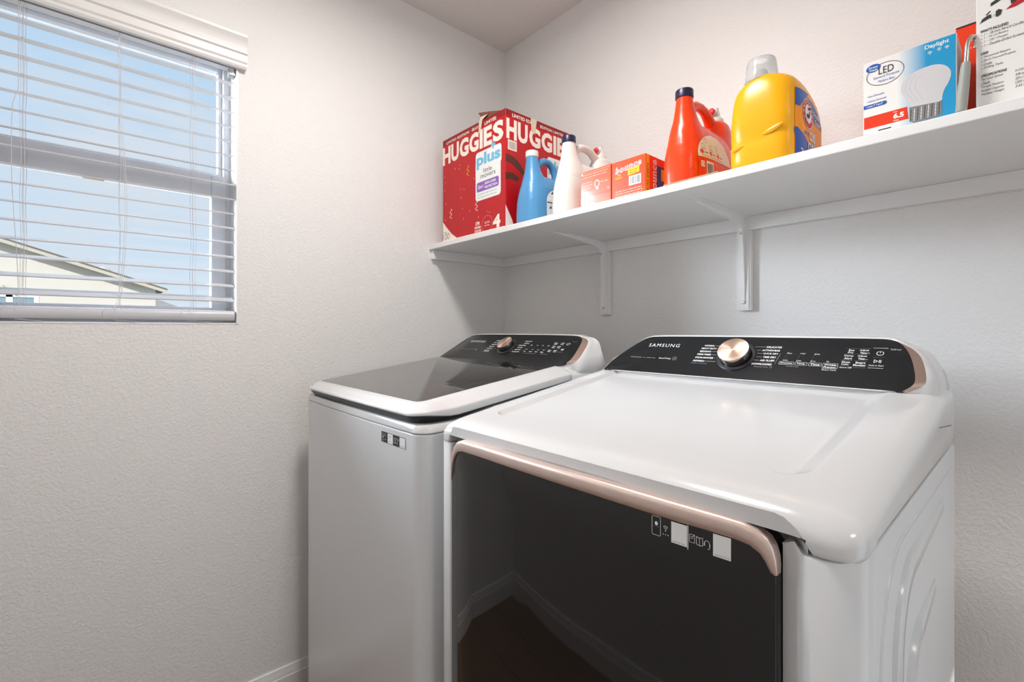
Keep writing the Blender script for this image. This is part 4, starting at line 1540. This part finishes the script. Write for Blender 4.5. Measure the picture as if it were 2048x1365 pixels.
# blue
t, fr = tap_bottle(0.520, -0.372, 0.200, 1.0, M['blue_pl'], M['white_pl'],
                   'blue jug with white cap and loop handle in front of the red diaper carton', 'bottle', tap=False)
d = Decal(fr)
strip_poly(d, arch(0.060, 0.160, 0.118, 0.02, 0.05), 0.022, 0.117, 'label_white', 2)
strip_poly(d, arch(0.075, 0.150, 0.117, 0.02, 0.04), 0.101, 0.115, 'navy', 4, 3)
strip_poly(d, lambda v: (0.062, 0.155), 0.070, 0.073, 'navy', 4, 1)
strip_poly(d, lambda v: (0.085, 0.150), 0.024, 0.045, 'skyblue', 4, 2)
d.ring(0.095, 0.088, 0.007, 0.007, 0.0008, 'teal', 5)
d.poly([(0.070, 0.052), (0.080, 0.052), (0.080, 0.062)], 'print_black', 5)
d.micro(0.088, 0.060, 0.030, 0.005, 'print_dgrey', 5)
d.micro(0.088, 0.050, 0.034, 0.005, 'print_dgrey', 5)
d.build('label_print', t)
# white
t, fr = tap_bottle(0.6790, -0.372, 0.255, 1.0, M['white_pl'], M['navy'],
                   'white jug with navy cap and red tap button beside the blue jug', 'bottle')
d = Decal(fr)
strip_poly(d, arch(0.055, 0.175, 0.125, 0.02, 0.05), 0.022, 0.124, 'cream', 2)
strip_poly(d, lambda v: (0.062 + (0.118 - v) * 0.3, 0.165), 0.100, 0.118, 'redorange', 4, 4)
strip_poly(d, lambda v: (0.060, 0.165), 0.094, 0.100, 'teal', 5, 2)
d.micro(0.066, 0.078, 0.028, 0.006, 'print_dgrey', 5)
d.text('Oz.', 0.064, 0.040, 0.022, 0.012, 'print_dgrey', 0.02, lay=5)
d.ring(0.075, 0.062, 0.006, 0.006, 0.0008, 'teal', 5)
d.ring(0.095, 0.062, 0.006, 0.006, 0.0008, 'red_print', 5)
d.build('label_print', t)
# orange
t, fr = tap_bottle(1.0490, -0.368, 0.265, 1.0, M['orange_pl'], M['navy'],
                   'orange jug with navy cap and rounded white label beside the yellow jug', 'bottle')
d = Decal(fr)
strip_poly(d, arch(0.028, 0.175, 0.133, 0.02, 0.062), 0.070, 0.132, 'label_white', 2)
strip_poly(d, lambda v: (0.028, 0.175), 0.015, 0.069, 'redorange', 2)
for u, v, ink in ((0.060, 0.112, 'red_print'), (0.048, 0.098, 'print_dgrey'), (0.078, 0.098, 'print_black'), (0.105, 0.102, 'print_dgrey')):
    d.ring(u, v, 0.0055, 0.0055, 0.0008, ink, 4, 14)
for u, w in ((0.040, 'Large'), (0.070, 'Full'), (0.098, 'Cold')):
    d.micro(u, 0.089, 0.018, 0.003, 'print_dgrey', 4)
for u in (0.042, 0.076, 0.110):
    d.ellipse(u, 0.083, 0.006, 0.0055, 'redorange', 4, 14)
    d.micro(u + 0.009, 0.080, 0.014, 0.006, 'print_dgrey', 4)
d.micro(0.040, 0.073, 0.090, 0.0030, 'print_dgrey', 4)
strip_poly(d, lambda v: (0.055, 0.085), 0.022, 0.062, 'label_white', 4, 8, 8)
d.barcode(0.055, 0.022, 0.030, 0.040, 7, back=None, seed=8)
d.rect(0.036, 0.046, 0.012, 0.014, 'label_white', 4)
d.ring(0.042, 0.053, 0.004, 0.004, 0.001, 'print_black', 5, 10)
for k in range(7):
    d.micro(0.092, 0.060 - 0.0055 * k, 0.065, 0.003, 'orange_pr', 4)
d.build('label_print', t)
cs = thing('cardboard_sheet', 'thin flattened cardboard piece lying under the orange jug at the shelf edge', 'cardboard', (1.10, -0.3, Z0))
cs.location.z = Z0

# ---- yellow jug
YC, YF, YL = 1.2370, -0.372, 0.205
t = thing('detergent_jug', 'large yellow detergent jug with clear cap and blue and orange label', 'bottle', (YC, YF + YL / 2, Z0))
prof = [(0.0, .012, YL - .012, .060, 4), (0.004, .003, YL - .003, .067, 4.2), (.012, .0, YL, .0700, 4.4), (.050, .0, YL, .0702, 4.4), (.062, .002, YL, .0700, 4.2), (.070, .0, YL, .0702, 4.2),
        (.100, .000, YL, .0705, 4.2), (.128, .0005, YL - .003, .0690, 4), (.142, .0015, YL - .012, .0675, 3.8), (.152, .0025, YL - .030, .0665, 3.6), (.162, .004, YL - .052, .0640, 3.4),
        (.172, .006, .135, .0600, 3.2), (.180, .008, .118, .0540, 2.8), (.186, .010, .100, .0450, 2.5), (.190, .012, .084, .0340, 2.2), (.192, .014, .070, .0265, 2.0)]
rings = [[(x, y, Z0 + z) for x, y in superell(YC, YF + (a + b) / 2, hw, (b - a) / 2, p, 56)] for z, a, b, hw, p in prof]
MB().loft(rings, True, True, True).build('jug_body', M['yellow_pl'], t, smooth=60)
# moulded finger grips on the narrow face
g = MB()
for u0, u1, v0, v1, hh in ((-0.056, -0.026, 0.045, 0.052, 0.0055), (0.010, 0.048, 0.064, 0.076, 0.0075)):
    rings = []
    for k in range(13):
        q = k / 12
        e = math.sin(math.pi * (0.04 + 0.92 * q)) ** 0.6
        x, z = YC + u0 + (u1 - u0) * q, Z0 + v0 + (v1 - v0) * q
        rings.append([(x, YF + 0.0012 * abs(x - YC) / 0.06 + 0.0006 - 0.0024 * e * math.sin(math.pi * j / 8), z + hh * e * math.cos(math.pi * j / 8) - (0.003 * e if j < 4 else 0)) for j in range(9)])
    g.loft(rings, False)
g.build('grip_ridges', M['yellow_pl'], t, smooth=60)
h = MB().tube([(YC, YF + y, Z0 + z) for y, z in ((.095, .172), (.115, .176), (.140, .172), (.165, .158), (.182, .138), (.190, .115))],
              [.016, .0165, .0165, .0165, .017, .019], 18)
h.build('jug_handle', M['yellow_pl'], t, smooth=60)
cc = (YC - 0.008, YF + .042, Z0 + .1885)
MB().lathe(cc, (0, 0, 1), [(.0200, -.002), (.0200, .004), (.0135, .006), (.0120, .022), (.0100, .026)], 28, 0, True, True).build('spout', M['white_pl'], t, smooth=40)
cp = MB().lathe(cc, (0, 0, 1), [(.0330, .000), (.0330, .006), (.0318, .012), (.0300, .028), (.0285, .042), (.0268, .0465), (.012, .0480), (.0118, .0470), (.0262, .0450), (.0272, .041),
                                (.0287, .028), (.0305, .012), (.0318, .004), (.0318, .000)], 40, 0, False, False)
cp.build('clear_cap', M['clear'], t, smooth=40)


def ysx(y, z):
    for (za, ya, yb, ha, pa), (zb, yc, yd, hb, pb) in zip(prof[:-1], prof[1:]):
        if za <= z <= zb:
            q = (z - za) / (zb - za)
            y0, y1, hw, p = ya + (yc - ya) * q, yb + (yd - yb) * q, ha + (hb - ha) * q, pa + (pb - pa) * q
            m_, r_ = (y0 + y1) / 2, (y1 - y0) / 2
            s_ = min(.985, abs((y - m_) / r_))
            return hw * (1 - s_ ** p) ** (1 / p)
    return .06


d = Decal(lambda u, v, n: Vector((YC + ysx(u, v) + .0007 + n * 2.6, YF + u, Z0 + v)))


def ul(v):
    q = max(0.0, (v - 0.105) / 0.050)
    return (0.020 + 0.008 * q, 0.188 - 0.125 * q)


strip_poly(d, ul, 0.010, 0.150, 'orange_pr', 2)
strip_poly(d, lambda v: (ul(v)[0], ul(v)[0] + 0.015 + 0.20 * max(0, v - 0.115) * 6), 0.112, 0.150, 'deep_blue', 3, 6)
strip_poly(d, lambda v: (0.060 + (0.150 - v) * 0.9, min(ul(v)[1], 0.100 + (0.150 - v) * 1.2)), 0.095, 0.140, 'deep_blue', 4, 6)
strip_poly(d, lambda v: (ul(v)[0], ul(v)[0] + 0.110 * (1 - ((v - 0.010) / 0.060)) ** 0.8), 0.010, 0.068, 'deep_blue', 3, 8)
strip_poly(d, lambda v: (0.075 + v * 0.3, 0.186), 0.012, 0.050, 'skyblue', 4, 4)
d.ellipse(0.072, 0.105, 0.029, 0.031, 'label_white', 5, 26)
d.ellipse(0.072, 0.105, 0.0275, 0.0295, 'red_print', 6, 26)
d.ellipse(0.072, 0.105, 0.0180, 0.0195, 'label_white', 7, 22)
for i, ch in enumerate('ARM&HAMMER'):
    a = math.radians(205 - 25.5 * i)
    d.text(ch, 0.072 + 0.0228 * math.cos(a) - 0.0025, 0.105 + 0.0245 * math.sin(a) - 0.0028, 0.0048, 0.0056, 'label_white', 0.02, lay=8)
d.poly([(0.060, 0.098), (0.068, 0.094), (0.078, 0.098), (0.082, 0.110), (0.078, 0.113), (0.074, 0.103), (0.064, 0.104)], 'print_black', 8)
d.poly([(0.070, 0.112), (0.085, 0.116), (0.084, 0.121), (0.069, 0.117)], 'print_black', 8)
d.text('plus', 0.052, 0.058, 0.022, 0.011, 'deep_blue', 0.01, lay=8)
d.text('OXI', 0.078, 0.052, 0.034, 0.020, 'label_white', 0.05, lay=8)
d.text('CLEAN', 0.070, 0.030, 0.056, 0.018, 'label_white', 0.05, lay=8)
d.text('Fresh', 0.105, 0.108, 0.035, 0.012, 'label_white', 0.01, lay=8)
d.text('Scent', 0.110, 0.093, 0.035, 0.011, 'label_white', 0.01, lay=8)
d.text('2x', 0.035, 0.016, 0.020, 0.012, 'label_white', 0.02, lay=8)
d.build('label_print', t)

# ---- two dryer-sheet boxes
t = thing('dryer_sheet_box', 'plain back of an orange dryer sheet box between white jug and its twin', 'box', (0.807, -0.31, Z0), 'orange dryer sheet boxes')
MB().box((0.756, -0.362, Z0), (0.8605, -0.255, Z0 + 0.1065)).build('carton', M['bounce_pink'], t, bevel=0.0012)
d = Decal(FRX(0.756, -0.3624, Z0))
d.line([(0.001, 0.040), (0.1035, 0.034)], 0.0008, 'red_print')
d.line([(0.002, 0.101), (0.1025, 0.1015)], 0.0006, 'cream')
for k in range(2):
    d.micro(0.006, 0.0935 - 0.007 * k, 0.088, 0.0038, 'cream', 2)
for k in range(3):
    d.micro(0.006, 0.072 - 0.008 * k, 0.036, 0.0038, 'cream', 2)
d.ring(0.058, 0.064, 0.0075, 0.0095, 0.003, 'cream', 2, 12)
d.rect(0.054, 0.048, 0.009, 0.007, 'cream', 2)
d.micro(0.070, 0.064, 0.024, 0.005, 'cream', 2)
d.text('98', 0.092, 0.042, 0.007, 0.005, 'cream')
d.rect(0.003, 0.097, 0.006, 0.005, 'cream', 2)
d.build('carton_print', t)
t = thing('dryer_sheet_box', 'orange dryer sheet box with slanted white lettering and barcode, left of the orange jug', 'box', (0.915, -0.31, Z0), 'orange dryer sheet boxes')
MB().box((0.8635, -0.362, Z0), (0.9670, -0.255, Z0 + 0.1055)).build('carton', M['bounce'], t, bevel=0.0012)
d = Decal(FRX(0.8635, -0.3624, Z0))
d.text('bounce', 0.0110, 0.0735, 0.0800, 0.0200, 'label_white', 0.045, 0.2, lay=2, sp=1.15, fn=lambda a, b: (0.0110 + a * 0.080, 0.0715 + b * 0.018 + a * 0.009))
d.text('bounce', 0.0120, 0.0745, 0.0780, 0.0180, 'red_print', -0.01, 0.2, lay=4, sp=1.15, fn=lambda a, b: (0.0125 + a * 0.077, 0.0728 + b * 0.0155 + a * 0.009))
d.poly([(0.051, 0.061), (0.085, 0.064), (0.085, 0.080), (0.051, 0.077)], 'yellow_bright', 5)
d.text('FREE & FRESH', 0.054, 0.071, 0.028, 0.004, 'bounce', 0.03, lay=6)
d.text('BOX', 0.057, 0.064, 0.022, 0.005, 'bounce', 0.03, lay=6)
d.barcode(0.0540, 0.034, 0.036, 0.0245, 2, ink='navy', seed=3)
d.text('25', 0.018, 0.066, 0.010, 0.005, 'yellow_bright', 0.02)
d.text('Power', 0.012, 0.059, 0.020, 0.005, 'yellow_bright', 0.02)
d.line([(0.003, 0.034), (0.102, 0.029)], 0.0008, 'red_print')
for k in range(3):
    d.micro(0.012, 0.024 - 0.0065 * k, 0.082, 0.0036, 'cream', 2)
d.build('front_print', t)
d = Decal(FRS(0.9674, -0.362, Z0))
d.rect(0.0015, 0.0010, 0.0140, 0.1035, 'yellow', 1)
d.text('MORE SHEETS', 0, 0, 1, 1, 'brown', 0.01, lay=3, fn=lambda a, b: (0.0125 - b * 0.008, 0.010 + a * 0.072))
d.rect(0.050, 0.0300, 0.045, 0.055, 'deep_blue', 1)
d.text('bounce', 0, 0, 1, 1, 'label_white', 0.04, lay=3, sp=1.1, fn=lambda a, b: (0.0500 - b * 0.026, 0.008 + a * 0.090))
d.rect(0.070, 0.050, 0.020, 0.030, 'yellow_bright', 3)
d.build('side_print', t)

# ---- LED bulb box
lx0, lx1, ly0, ly1, lh = 1.4140, 1.5370, -0.360, -0.290, 0.1400
t = thing('light_bulb_box', 'light blue and white light bulb box showing a bulb picture', 'box', (1.475, -0.325, Z0))
MB().box((lx0, ly0, Z0), (lx1, ly1, Z0 + lh)).build('carton', M['carton_white'], t, bevel=0.0008)
# procedural print: white fading to blue is ink on the carton, built as stepped inks
led_fade = bpy.data.materials.new('blue_fade_print')
led_fade.use_nodes = True
n_ = led_fade.node_tree.nodes
l_ = led_fade.node_tree.links.new
tc_n = n_.new('ShaderNodeTexCoord')
sx_n = n_.new('ShaderNodeSeparateXYZ')
rp_n = n_.new('ShaderNodeValToRGB')
mr_n = n_.new('ShaderNodeMapRange')
mr_n.inputs['From Min'].default_value = lx0 + 0.048 - 1.475
mr_n.inputs['From Max'].default_value = lx0 + 0.086 - 1.475
rp_n.color_ramp.elements[0].color = (*hexc('EFEDEA'), 1)
rp_n.color_ramp.elements[1].color = (*hexc('1C9AD0'), 1)
l_(tc_n.outputs['Object'], sx_n.inputs[0])
l_(sx_n.outputs['X'], mr_n.inputs['Value'])
l_(mr_n.outputs[0], rp_n.inputs[0])
l_(rp_n.outputs[0], n_['Principled BSDF'].inputs['Base Color'])
n_['Principled BSDF'].inputs['Roughness'].default_value = 0.3
M['led_fade'] = led_fade
d = Decal(FRX(lx0, ly0 - 0.0002, Z0))
d.rect(0.048, 0.0005, 0.0740, 0.1390, 'led_fade', 1, nx=4)
d.rect(0.001, 0.0215, 0.0605, 0.0210, 'redorange', 2)
d.poly([(0.0612, 0.0215), (0.063, 0.0215), (0.0612, 0.0425)], 'redorange', 2)
# bulb silhouettes, one behind the other
bulb = [(0.064, 0.0400), (0.0635, 0.0480), (0.060, 0.0560), (0.0545, 0.0650), (0.0525, 0.0740), (0.0545, 0.0850), (0.062, 0.0935), (0.073, 0.0985),
        (0.088, 0.1005), (0.100, 0.0990), (0.110, 0.0930), (0.1160, 0.0830), (0.1165, 0.0740), (0.1135, 0.0640), (0.108, 0.0540), (0.106, 0.0460), (0.1055, 0.0360), (0.085, 0.0330)]
bulb = smooth_poly(bulb, 1)
d.poly(bulb, 'bulb_grey', 4)
for k, dx in enumerate((0.006, 0.012, 0.019)):
    d.line([(x + dx, y - 0.001 * k) for x, y in ((0.0635, 0.0480), (0.060, 0.0560), (0.0545, 0.0650), (0.0525, 0.0740), (0.0545, 0.0850), (0.062, 0.0925))], 0.0008,
           'bulb_grey2', 5)
d.poly([(0.064, 0.0400), (0.1055, 0.0360), (0.1055, 0.0150), (0.098, 0.0120), (0.070, 0.0120), (0.0645, 0.0170)], 'bulb_metal', 5)
for k in range(9):
    d.line([(0.0655 + 0.0045 * k, 0.015), (0.0665 + 0.0045 * k, 0.036)], 0.0011, 'label_white' if k % 2 else 'print_dgrey', 6)
for k in range(4):
    d.line([(0.064, 0.0175 + 0.0055 * k), (0.1055, 0.0165 + 0.0055 * k)], 0.0008, 'print_grey', 7)
d.ring(0.0310, 0.1120, 0.0260, 0.0190, 0.0009, 'print_dgrey', 3, 40)
d.ellipse(0.0145, 0.1270, 0.0105, 0.0068, 'deep_blue', 5, 24, rot=0.05)
d.text('Great', 0.0075, 0.1268, 0.0135, 0.0036, 'label_white', 0.02, lay=7)
d.text('Value', 0.0085, 0.1220, 0.0120, 0.0036, 'label_white', 0.02, lay=7)
d.text('LED', 0.0220, 0.1125, 0.0210, 0.0120, 'print_black', 0.0, lay=5)
d.text('General Purpose', 0.0145, 0.1050, 0.0360, 0.0052, 'deep_blue', lay=5)
d.text('Medium Base', 0.0215, 0.0985, 0.0230, 0.0040, 'deep_blue', lay=5)
d.text('• Non-Dimmable', 0.0050, 0.0765, 0.0250, 0.0036, 'deep_blue', lay=3)
d.text('• Indoor Enclosed', 0.0050, 0.0680, 0.0275, 0.0036, 'deep_blue', lay=3)
d.poly([(0.0005, 0.0575), (0.031, 0.0575), (0.0335, 0.0595), (0.0335, 0.0625), (0.031, 0.0640), (0.0005, 0.0640)], 'deep_blue', 3)
d.text('• Lasts 9 Years*', 0.0035, 0.0593, 0.0250, 0.0034, 'label_white', 0.02, lay=5)
d.text('6.5', 0.0425, 0.0275, 0.0145, 0.0090, 'label_white', 0.05, lay=4)
d.text('Uses', 0.0425, 0.0380, 0.0055, 0.0028, 'label_white', lay=4)
d.text('Watts', 0.0425, 0.0230, 0.0075, 0.0028, 'label_white', 0.02, lay=4)
d.rect(0.0215, 0.0135, 0.0180, 0.0018, 'print_black', 3)
d.text('Daylight', 0.0840, 0.1270, 0.0300, 0.0085, 'label_white', 0.025, lay=4)
for u, v in ((0.0905, 0.1215), (0.1020, 0.1225), (0.1115, 0.1220)):
    d.line([(u - 0.003, v), (u + 0.003, v + 0.001)], 0.0009, 'label_white', 4)
    d.line([(u, v - 0.003), (u, v + 0.003)], 0.0012, 'label_white', 4)
    d.line([(u - 0.002, v + 0.002), (u + 0.002, v - 0.001)], 0.0008, 'label_white', 4)
d.text('800', 0.1060, 0.0020, 0.0120, 0.0040, 'label_white', 0.03, lay=4)
d.build('front_print', t)
d = Decal(FRS(lx1 + 0.0002, ly0, Z0))
d.rect(0.004, 0.002, 0.064, 0.136, 'carton_grey', 1)
for k in range(9):
    d.micro(0.008, 0.122 - 0.006 * k, 0.050, 0.003, 'print_dgrey', 2)
d.rect(0.010, 0.055, 0.022, 0.016, 'print_dgrey', 2)
d.rect(0.006, 0.034, 0.060, 0.006, 'brown', 2)
d.build('side_print', t)

# ---- red box behind, next to the wall
t = thing('red_box', 'red box standing against the wall behind the bulb box', 'box', (1.66, -0.15, Z0))
MB().box((1.5272, -0.270, Z0), (1.80, -0.10, Z0 + 0.1890)).build('carton', M['redorange'], t, bevel=0.001)
d = Decal(FRX(1.5272, -0.2704, Z0))
d.rect(0.001, 0.1860, 0.270, 0.0028, 'print_black', 1)
d.rect(0.001, 0.001, 0.270, 0.022, 'print_dgrey', 1)
d.rect(0.001, 0.006, 0.270, 0.004, 'label_white', 2)
rnd = random.Random(12)
for k in range(60):
    d.rect(rnd.uniform(0.004, 0.26), rnd.uniform(0.03, 0.17), rnd.uniform(0.0008, 0.0016), rnd.uniform(0.001, 0.004), 'cream', 2)
d.build('front_print', t)

# ---- grey sleeved tool with bent chrome rod
t = thing('paint_roller', 'grey tube with bent metal rod between the bulb box and the white tool box', 'roller', (1.548, -0.335, Z0))
p0, p1 = Vector((1.5440, -0.3840, Z0 + 0.001)), Vector((1.5490, -0.3760, Z0 + 0.080))
ax = (p1 - p0).normalized()
MB().lathe(p0, ax, [(.0055, 0.0), (.0068, 0.0012), (.0071, .015), (.0069, .040), (.0062, .070), (.0052, (p1 - p0).length), (.002, (p1 - p0).length + .001)], 24, 0, True, True).build(
    'sleeve', M['grey_pl'], t, smooth=40)
q0 = p1
pts = [q0, q0 + Vector((.0005, .001, .012)), q0 + Vector((.0010, .003, .026)), q0 + Vector((.0025, .006, .036)), q0 + Vector((.0060, .010, .043)),
       q0 + Vector((.0095, .017, .0445)), q0 + Vector((.0095, .024, .040)), q0 + Vector((.0085, .026, .030))]
MB().tube(pts, [.0035, .0033, .0030, .0030, .0030, .0030, .0028, .0028], 14).build('wire_frame', M['chrome'], t, smooth=60)

# ---- white drill box
t = thing('drill_box', 'white tool box carton with black printed list at the right edge of the photo', 'box', (1.70, -0.31, Z0))
MB().box((1.5595, -0.362, Z0), (1.83, -0.275, Z0 + 0.30)).build('carton', M['carton_white'], t, bevel=0.0008)
d = Decal(FRX(1.5595, -0.3622, Z0))
d.text("WHAT'S INCLUDED", 0.0050, 0.1245, 0.0300, 0.0044, 'print_dgrey', 0.03, 0.25)
for k, (st, w) in enumerate((('1 – 18-Volt Ni-Cd Cordless Drill', .053), ('1 – Ni-Cd Battery', .0265), ('1 – CEC Charger', .0260), ('1 – Double-Ended Screwdriver Bit', .056))):
    v = 0.1190 - 0.0056 * k
    d.ellipse(0.0062, v + 0.0015, 0.0005, 0.0006, 'print_dgrey', 2, 8)
    d.text(st, 0.0088, v, w, 0.0040, 'print_dgrey', 0.0, 0.25)
d.text('USES', 0.0052, 0.0900, 0.0085, 0.0038, 'print_dgrey', 0.03, 0.25)
for k, (st, w) in enumerate((('Household Repairs', .0285), ('Do-It-Yourself Projects', .0340), ('Crafts', .0092), ('Drilling Tasks', .0210))):
    v = 0.0840 - 0.0057 * k
    d.ellipse(0.0062, v + 0.0015, 0.0005, 0.0006, 'print_dgrey', 2, 8)
    d.text(st, 0.0085, v, w, 0.0040, 'print_dgrey', 0.0, 0.25)
d.text('SPECIFICATIONS', 0.0055, 0.0550, 0.0280, 0.0040, 'print_dgrey', 0.03, 0.25)
for k, (st, w, v2, w2) in enumerate((('No Load Speed', .0235, '0-550 rpm', .016), ('Chuck', .0095, '3/8 in.', .010), ('Torque Position', .0240, '20+1', .0085),
                                     ('Battery Capacity', .0250, '1200 mAh', .015), ('Machine Weight', .0250, '3.43 lbs', .013))):
    v = 0.0490 - 0.0058 * k
    d.text(st, 0.0058, v, w, 0.0042, 'print_dgrey', 0.0, 0.25)
    d.text(v2, 0.0420, v, w2, 0.0038, 'print_dgrey', 0.0, 0.25)
d.poly([(.0040, .1395), (.0055, .1425), (.0065, .1455), (.0130, .1490), (.0165, .1490), (.0170, .1430), (.0150, .1435), (.0060, .1405)], 'dark_green', 2)
d.poly([(.0100, .1500), (.0150, .1545), (.0165, .1540), (.0125, .1498)], 'print_black', 2)
d.poly([(.0215, .1430), (.0215, .1510), (.0245, .1530), (.0285, .1500), (.0270, .1435), (.0235, .1415)], 'print_dgrey', 2)
d.line([(.0185, .1445), (.0215, .1448)], .0004, 'print_dgrey')
d.line([(.0185, .1465), (.0215, .1466)], .0004, 'print_dgrey')
d.poly([(.0320, .1480), (.0390, .1540), (.0500, .1555), (.0545, .1520), (.0430, .1480)], 'red_print', 2)
d.poly([(.0390, .1540), (.0375, .1660), (.0330, .1720), (.0500, .1740), (.0480, .1560)], 'red_print', 2)
d.poly([(.0375, .1545), (.0370, .1640), (.0430, .1640), (.0430, .1550)], 'print_dgrey', 3)
d.poly([(.0160, .1610), (.0160, .1660), (.0330, .1740), (.0330, .1690), (.0240, .1640)], 'dark_green', 2)
d.build('front_print', t)

# cardboard piece under the orange jug
MB().box((1.035, -0.3945, Z0 + 0.0002), (1.165, -0.371, Z0 + 0.0030)).build('sheet', M['cardboard'], cs)

# ================================================================ CEILING LAMPS
for i, (x, y, lb) in enumerate(((0.86, -0.93, 'round white flush lamp on the ceiling above the machines'), (2.75, -0.95, 'added round white fill lamp on the unseen ceiling toward the right wall'))):  # the second fixture is added to go with the fill lamp
    t = thing('ceiling_light', lb, 'ceiling light', (x, y, RZ), 'flush ceiling lamps')
    MB().lathe((x, y, RZ - 0.0002), (0, 0, -1), [(.155, 0), (.155, .022), (.148, .030), (.138, .030)], 48, 0, True, False).build('housing', M['lampbody'], t, smooth=40)
    MB().lathe((x, y, RZ), (0, 0, -1), [(.137, .026), (.130, .040), (.10, .050), (.03, .054)], 48, 0, False, True).build('diffuser', M['lampwhite'], t, smooth=60)

# ================================================================ OUTSIDE
KS = (24 + CAM[0]) / (8 + CAM[0])


def ox(y, z, x=-24.0):
    s = (CAM[0] - x) / (8 + CAM[0])
    return Vector((x, CAM[1] + (y - CAM[1]) * s, CAM[2] + (z - CAM[2]) * s))


t = thing('house', 'neighbouring cream stucco house with low gable roof seen through the window', 'house', (-26, -6, -3.2))
e1 = ox(-0.4716, 1.8576)              # eave end of the rake
e0 = ox(-2.3604, 2.4779)
slope = (e0.z - e1.z) / (e0.y - e1.y)  # negative: rises toward -y
cy_ = ox(-0.6174, 1.67).y             # wall corner
RYD = -12.0                            # ridge
zr = lambda y: e1.z + (y - e1.y) * slope
w = MB()
fr = frame((-24.4, 0, 0), (0, 1, 0), (0, 0, 1), (1, 0, 0))
w.prism([(cy_, -3.2), (cy_, zr(cy_) - 0.16), (RYD, zr(RYD) - 0.16), (2 * RYD - cy_, zr(cy_) - 0.16), (2 * RYD - cy_, -3.2)], fr, -9.0, 0.0)
w.build('wall', M['stucco'], t)
r = MB()
fr2 = frame((-24.0, 0, 0), (0, 1, 0), (0, 0, 1), (1, 0, 0))
r.prism([(e1.y, e1.z), (e1.y, e1.z - 0.05), (RYD, zr(RYD) - 0.05), (2 * RYD - e1.y, e1.z - 0.05), (2 * RYD - e1.y, e1.z), (RYD, zr(RYD))], fr2, -10.2, 0.03)
r.build('roof', M['roof'], t)
fa = MB()
fa.prism([(e1.y, e1.z - 0.05), (e1.y, e1.z - 0.20), (RYD, zr(RYD) - 0.20), (RYD, zr(RYD) - 0.05)], fr2, -0.06, 0.0)
fa.prism([(2 * RYD - e1.y, e1.z - 0.05), (2 * RYD - e1.y, e1.z - 0.20), (RYD, zr(RYD) - 0.20), (RYD, zr(RYD) - 0.05)], fr2, -0.06, 0.0)
fa.build('fascia', M['fascia'], t)
wx = -24.4
wn = MB()
q0, q1 = ox(-2.62, 1.655, wx), ox(-1.975, 1.30, wx)
z1, z0 = ox(-2.3, 1.655, wx).z + 0.10, q1.z
rect_frame(wn, wx - 0.02, wx + 0.05, q0.y, q1.y, z0, z1 + 0.0, 0.14)
ml = ox(-2.270, 1.6, wx).y
wn.box((wx - 0.02, ml - 0.09, z0), (wx + 0.05, ml + 0.09, z1))
wo = wn.build('window', M['trim'], t)
MB().box((wx - 0.01, q0.y + 0.1, z0 + 0.1), (wx + 0.012, q1.y - 0.1, z1 - 0.1)).build('pane', M['farwin'], wo)
pv = MB()
a = ox(-1.4278, 2.19)
pv.tube([(-25.6, a.y - 0.1, zr(a.y) - 0.2), (-25.6, a.y - 0.1, zr(a.y) + 0.40)], 0.05, 8)
pv.build('vent_pipe', M['fascia'], t)
a = ox(-1.2374, 2.11)
MB().lathe((-25.6, a.y - 0.1, zr(a.y) - 0.1), (0, 0, 1), [(.30, 0), (.30, .22), (.20, .32), (.05, .36)], 16, 0, False, True).build('roof_vent', M['fascia'], t, smooth=50)
lt = MB()
a = ox(-2.33, 1.80, wx)
lt.tube([a + Vector((0.02, 0, 0)), a + Vector((0.16, 0.10, -0.08)), a + Vector((0.16, 0.35, -0.30))], 0.03, 6)
lt.build('wall_pipe', M['fascia'], t)

t = thing('house', 'second pale house farther back, its low hip roof end just past the gable house', 'house', (-40, 2, -3.2))
w = MB()
b0 = ox(-0.75, 1.60, -38)
b1 = ox(-0.27, 1.565, -38)
ze = 3.05
w.box((-46, b0.y - 3, -3.2), (-38, b1.y - 0.4, ze - 0.4))
w.build('wall', M['stucco'], t)
r = MB()
rr_ = [(-46.5, b0.y - 3.4, ze - 0.4), (-37.6, b0.y - 3.4, ze - 0.4), (-37.6, b1.y, ze - 0.4), (-46.5, b1.y, ze - 0.4)]
rt = [(-43, b0.y - 1, ze + 0.9), (-41, b0.y - 1, ze + 0.9), (-41, b1.y - 2.6, ze + 0.9), (-43, b1.y - 2.6, ze + 0.9)]
r.loft([rr_, rt], True, True, True)
r.build('roof', M['roof'], t)
MB().box((-120, -80, -3.3), (-0.5, 80, -3.2)).build('ground', M['ground'], kind='structure')
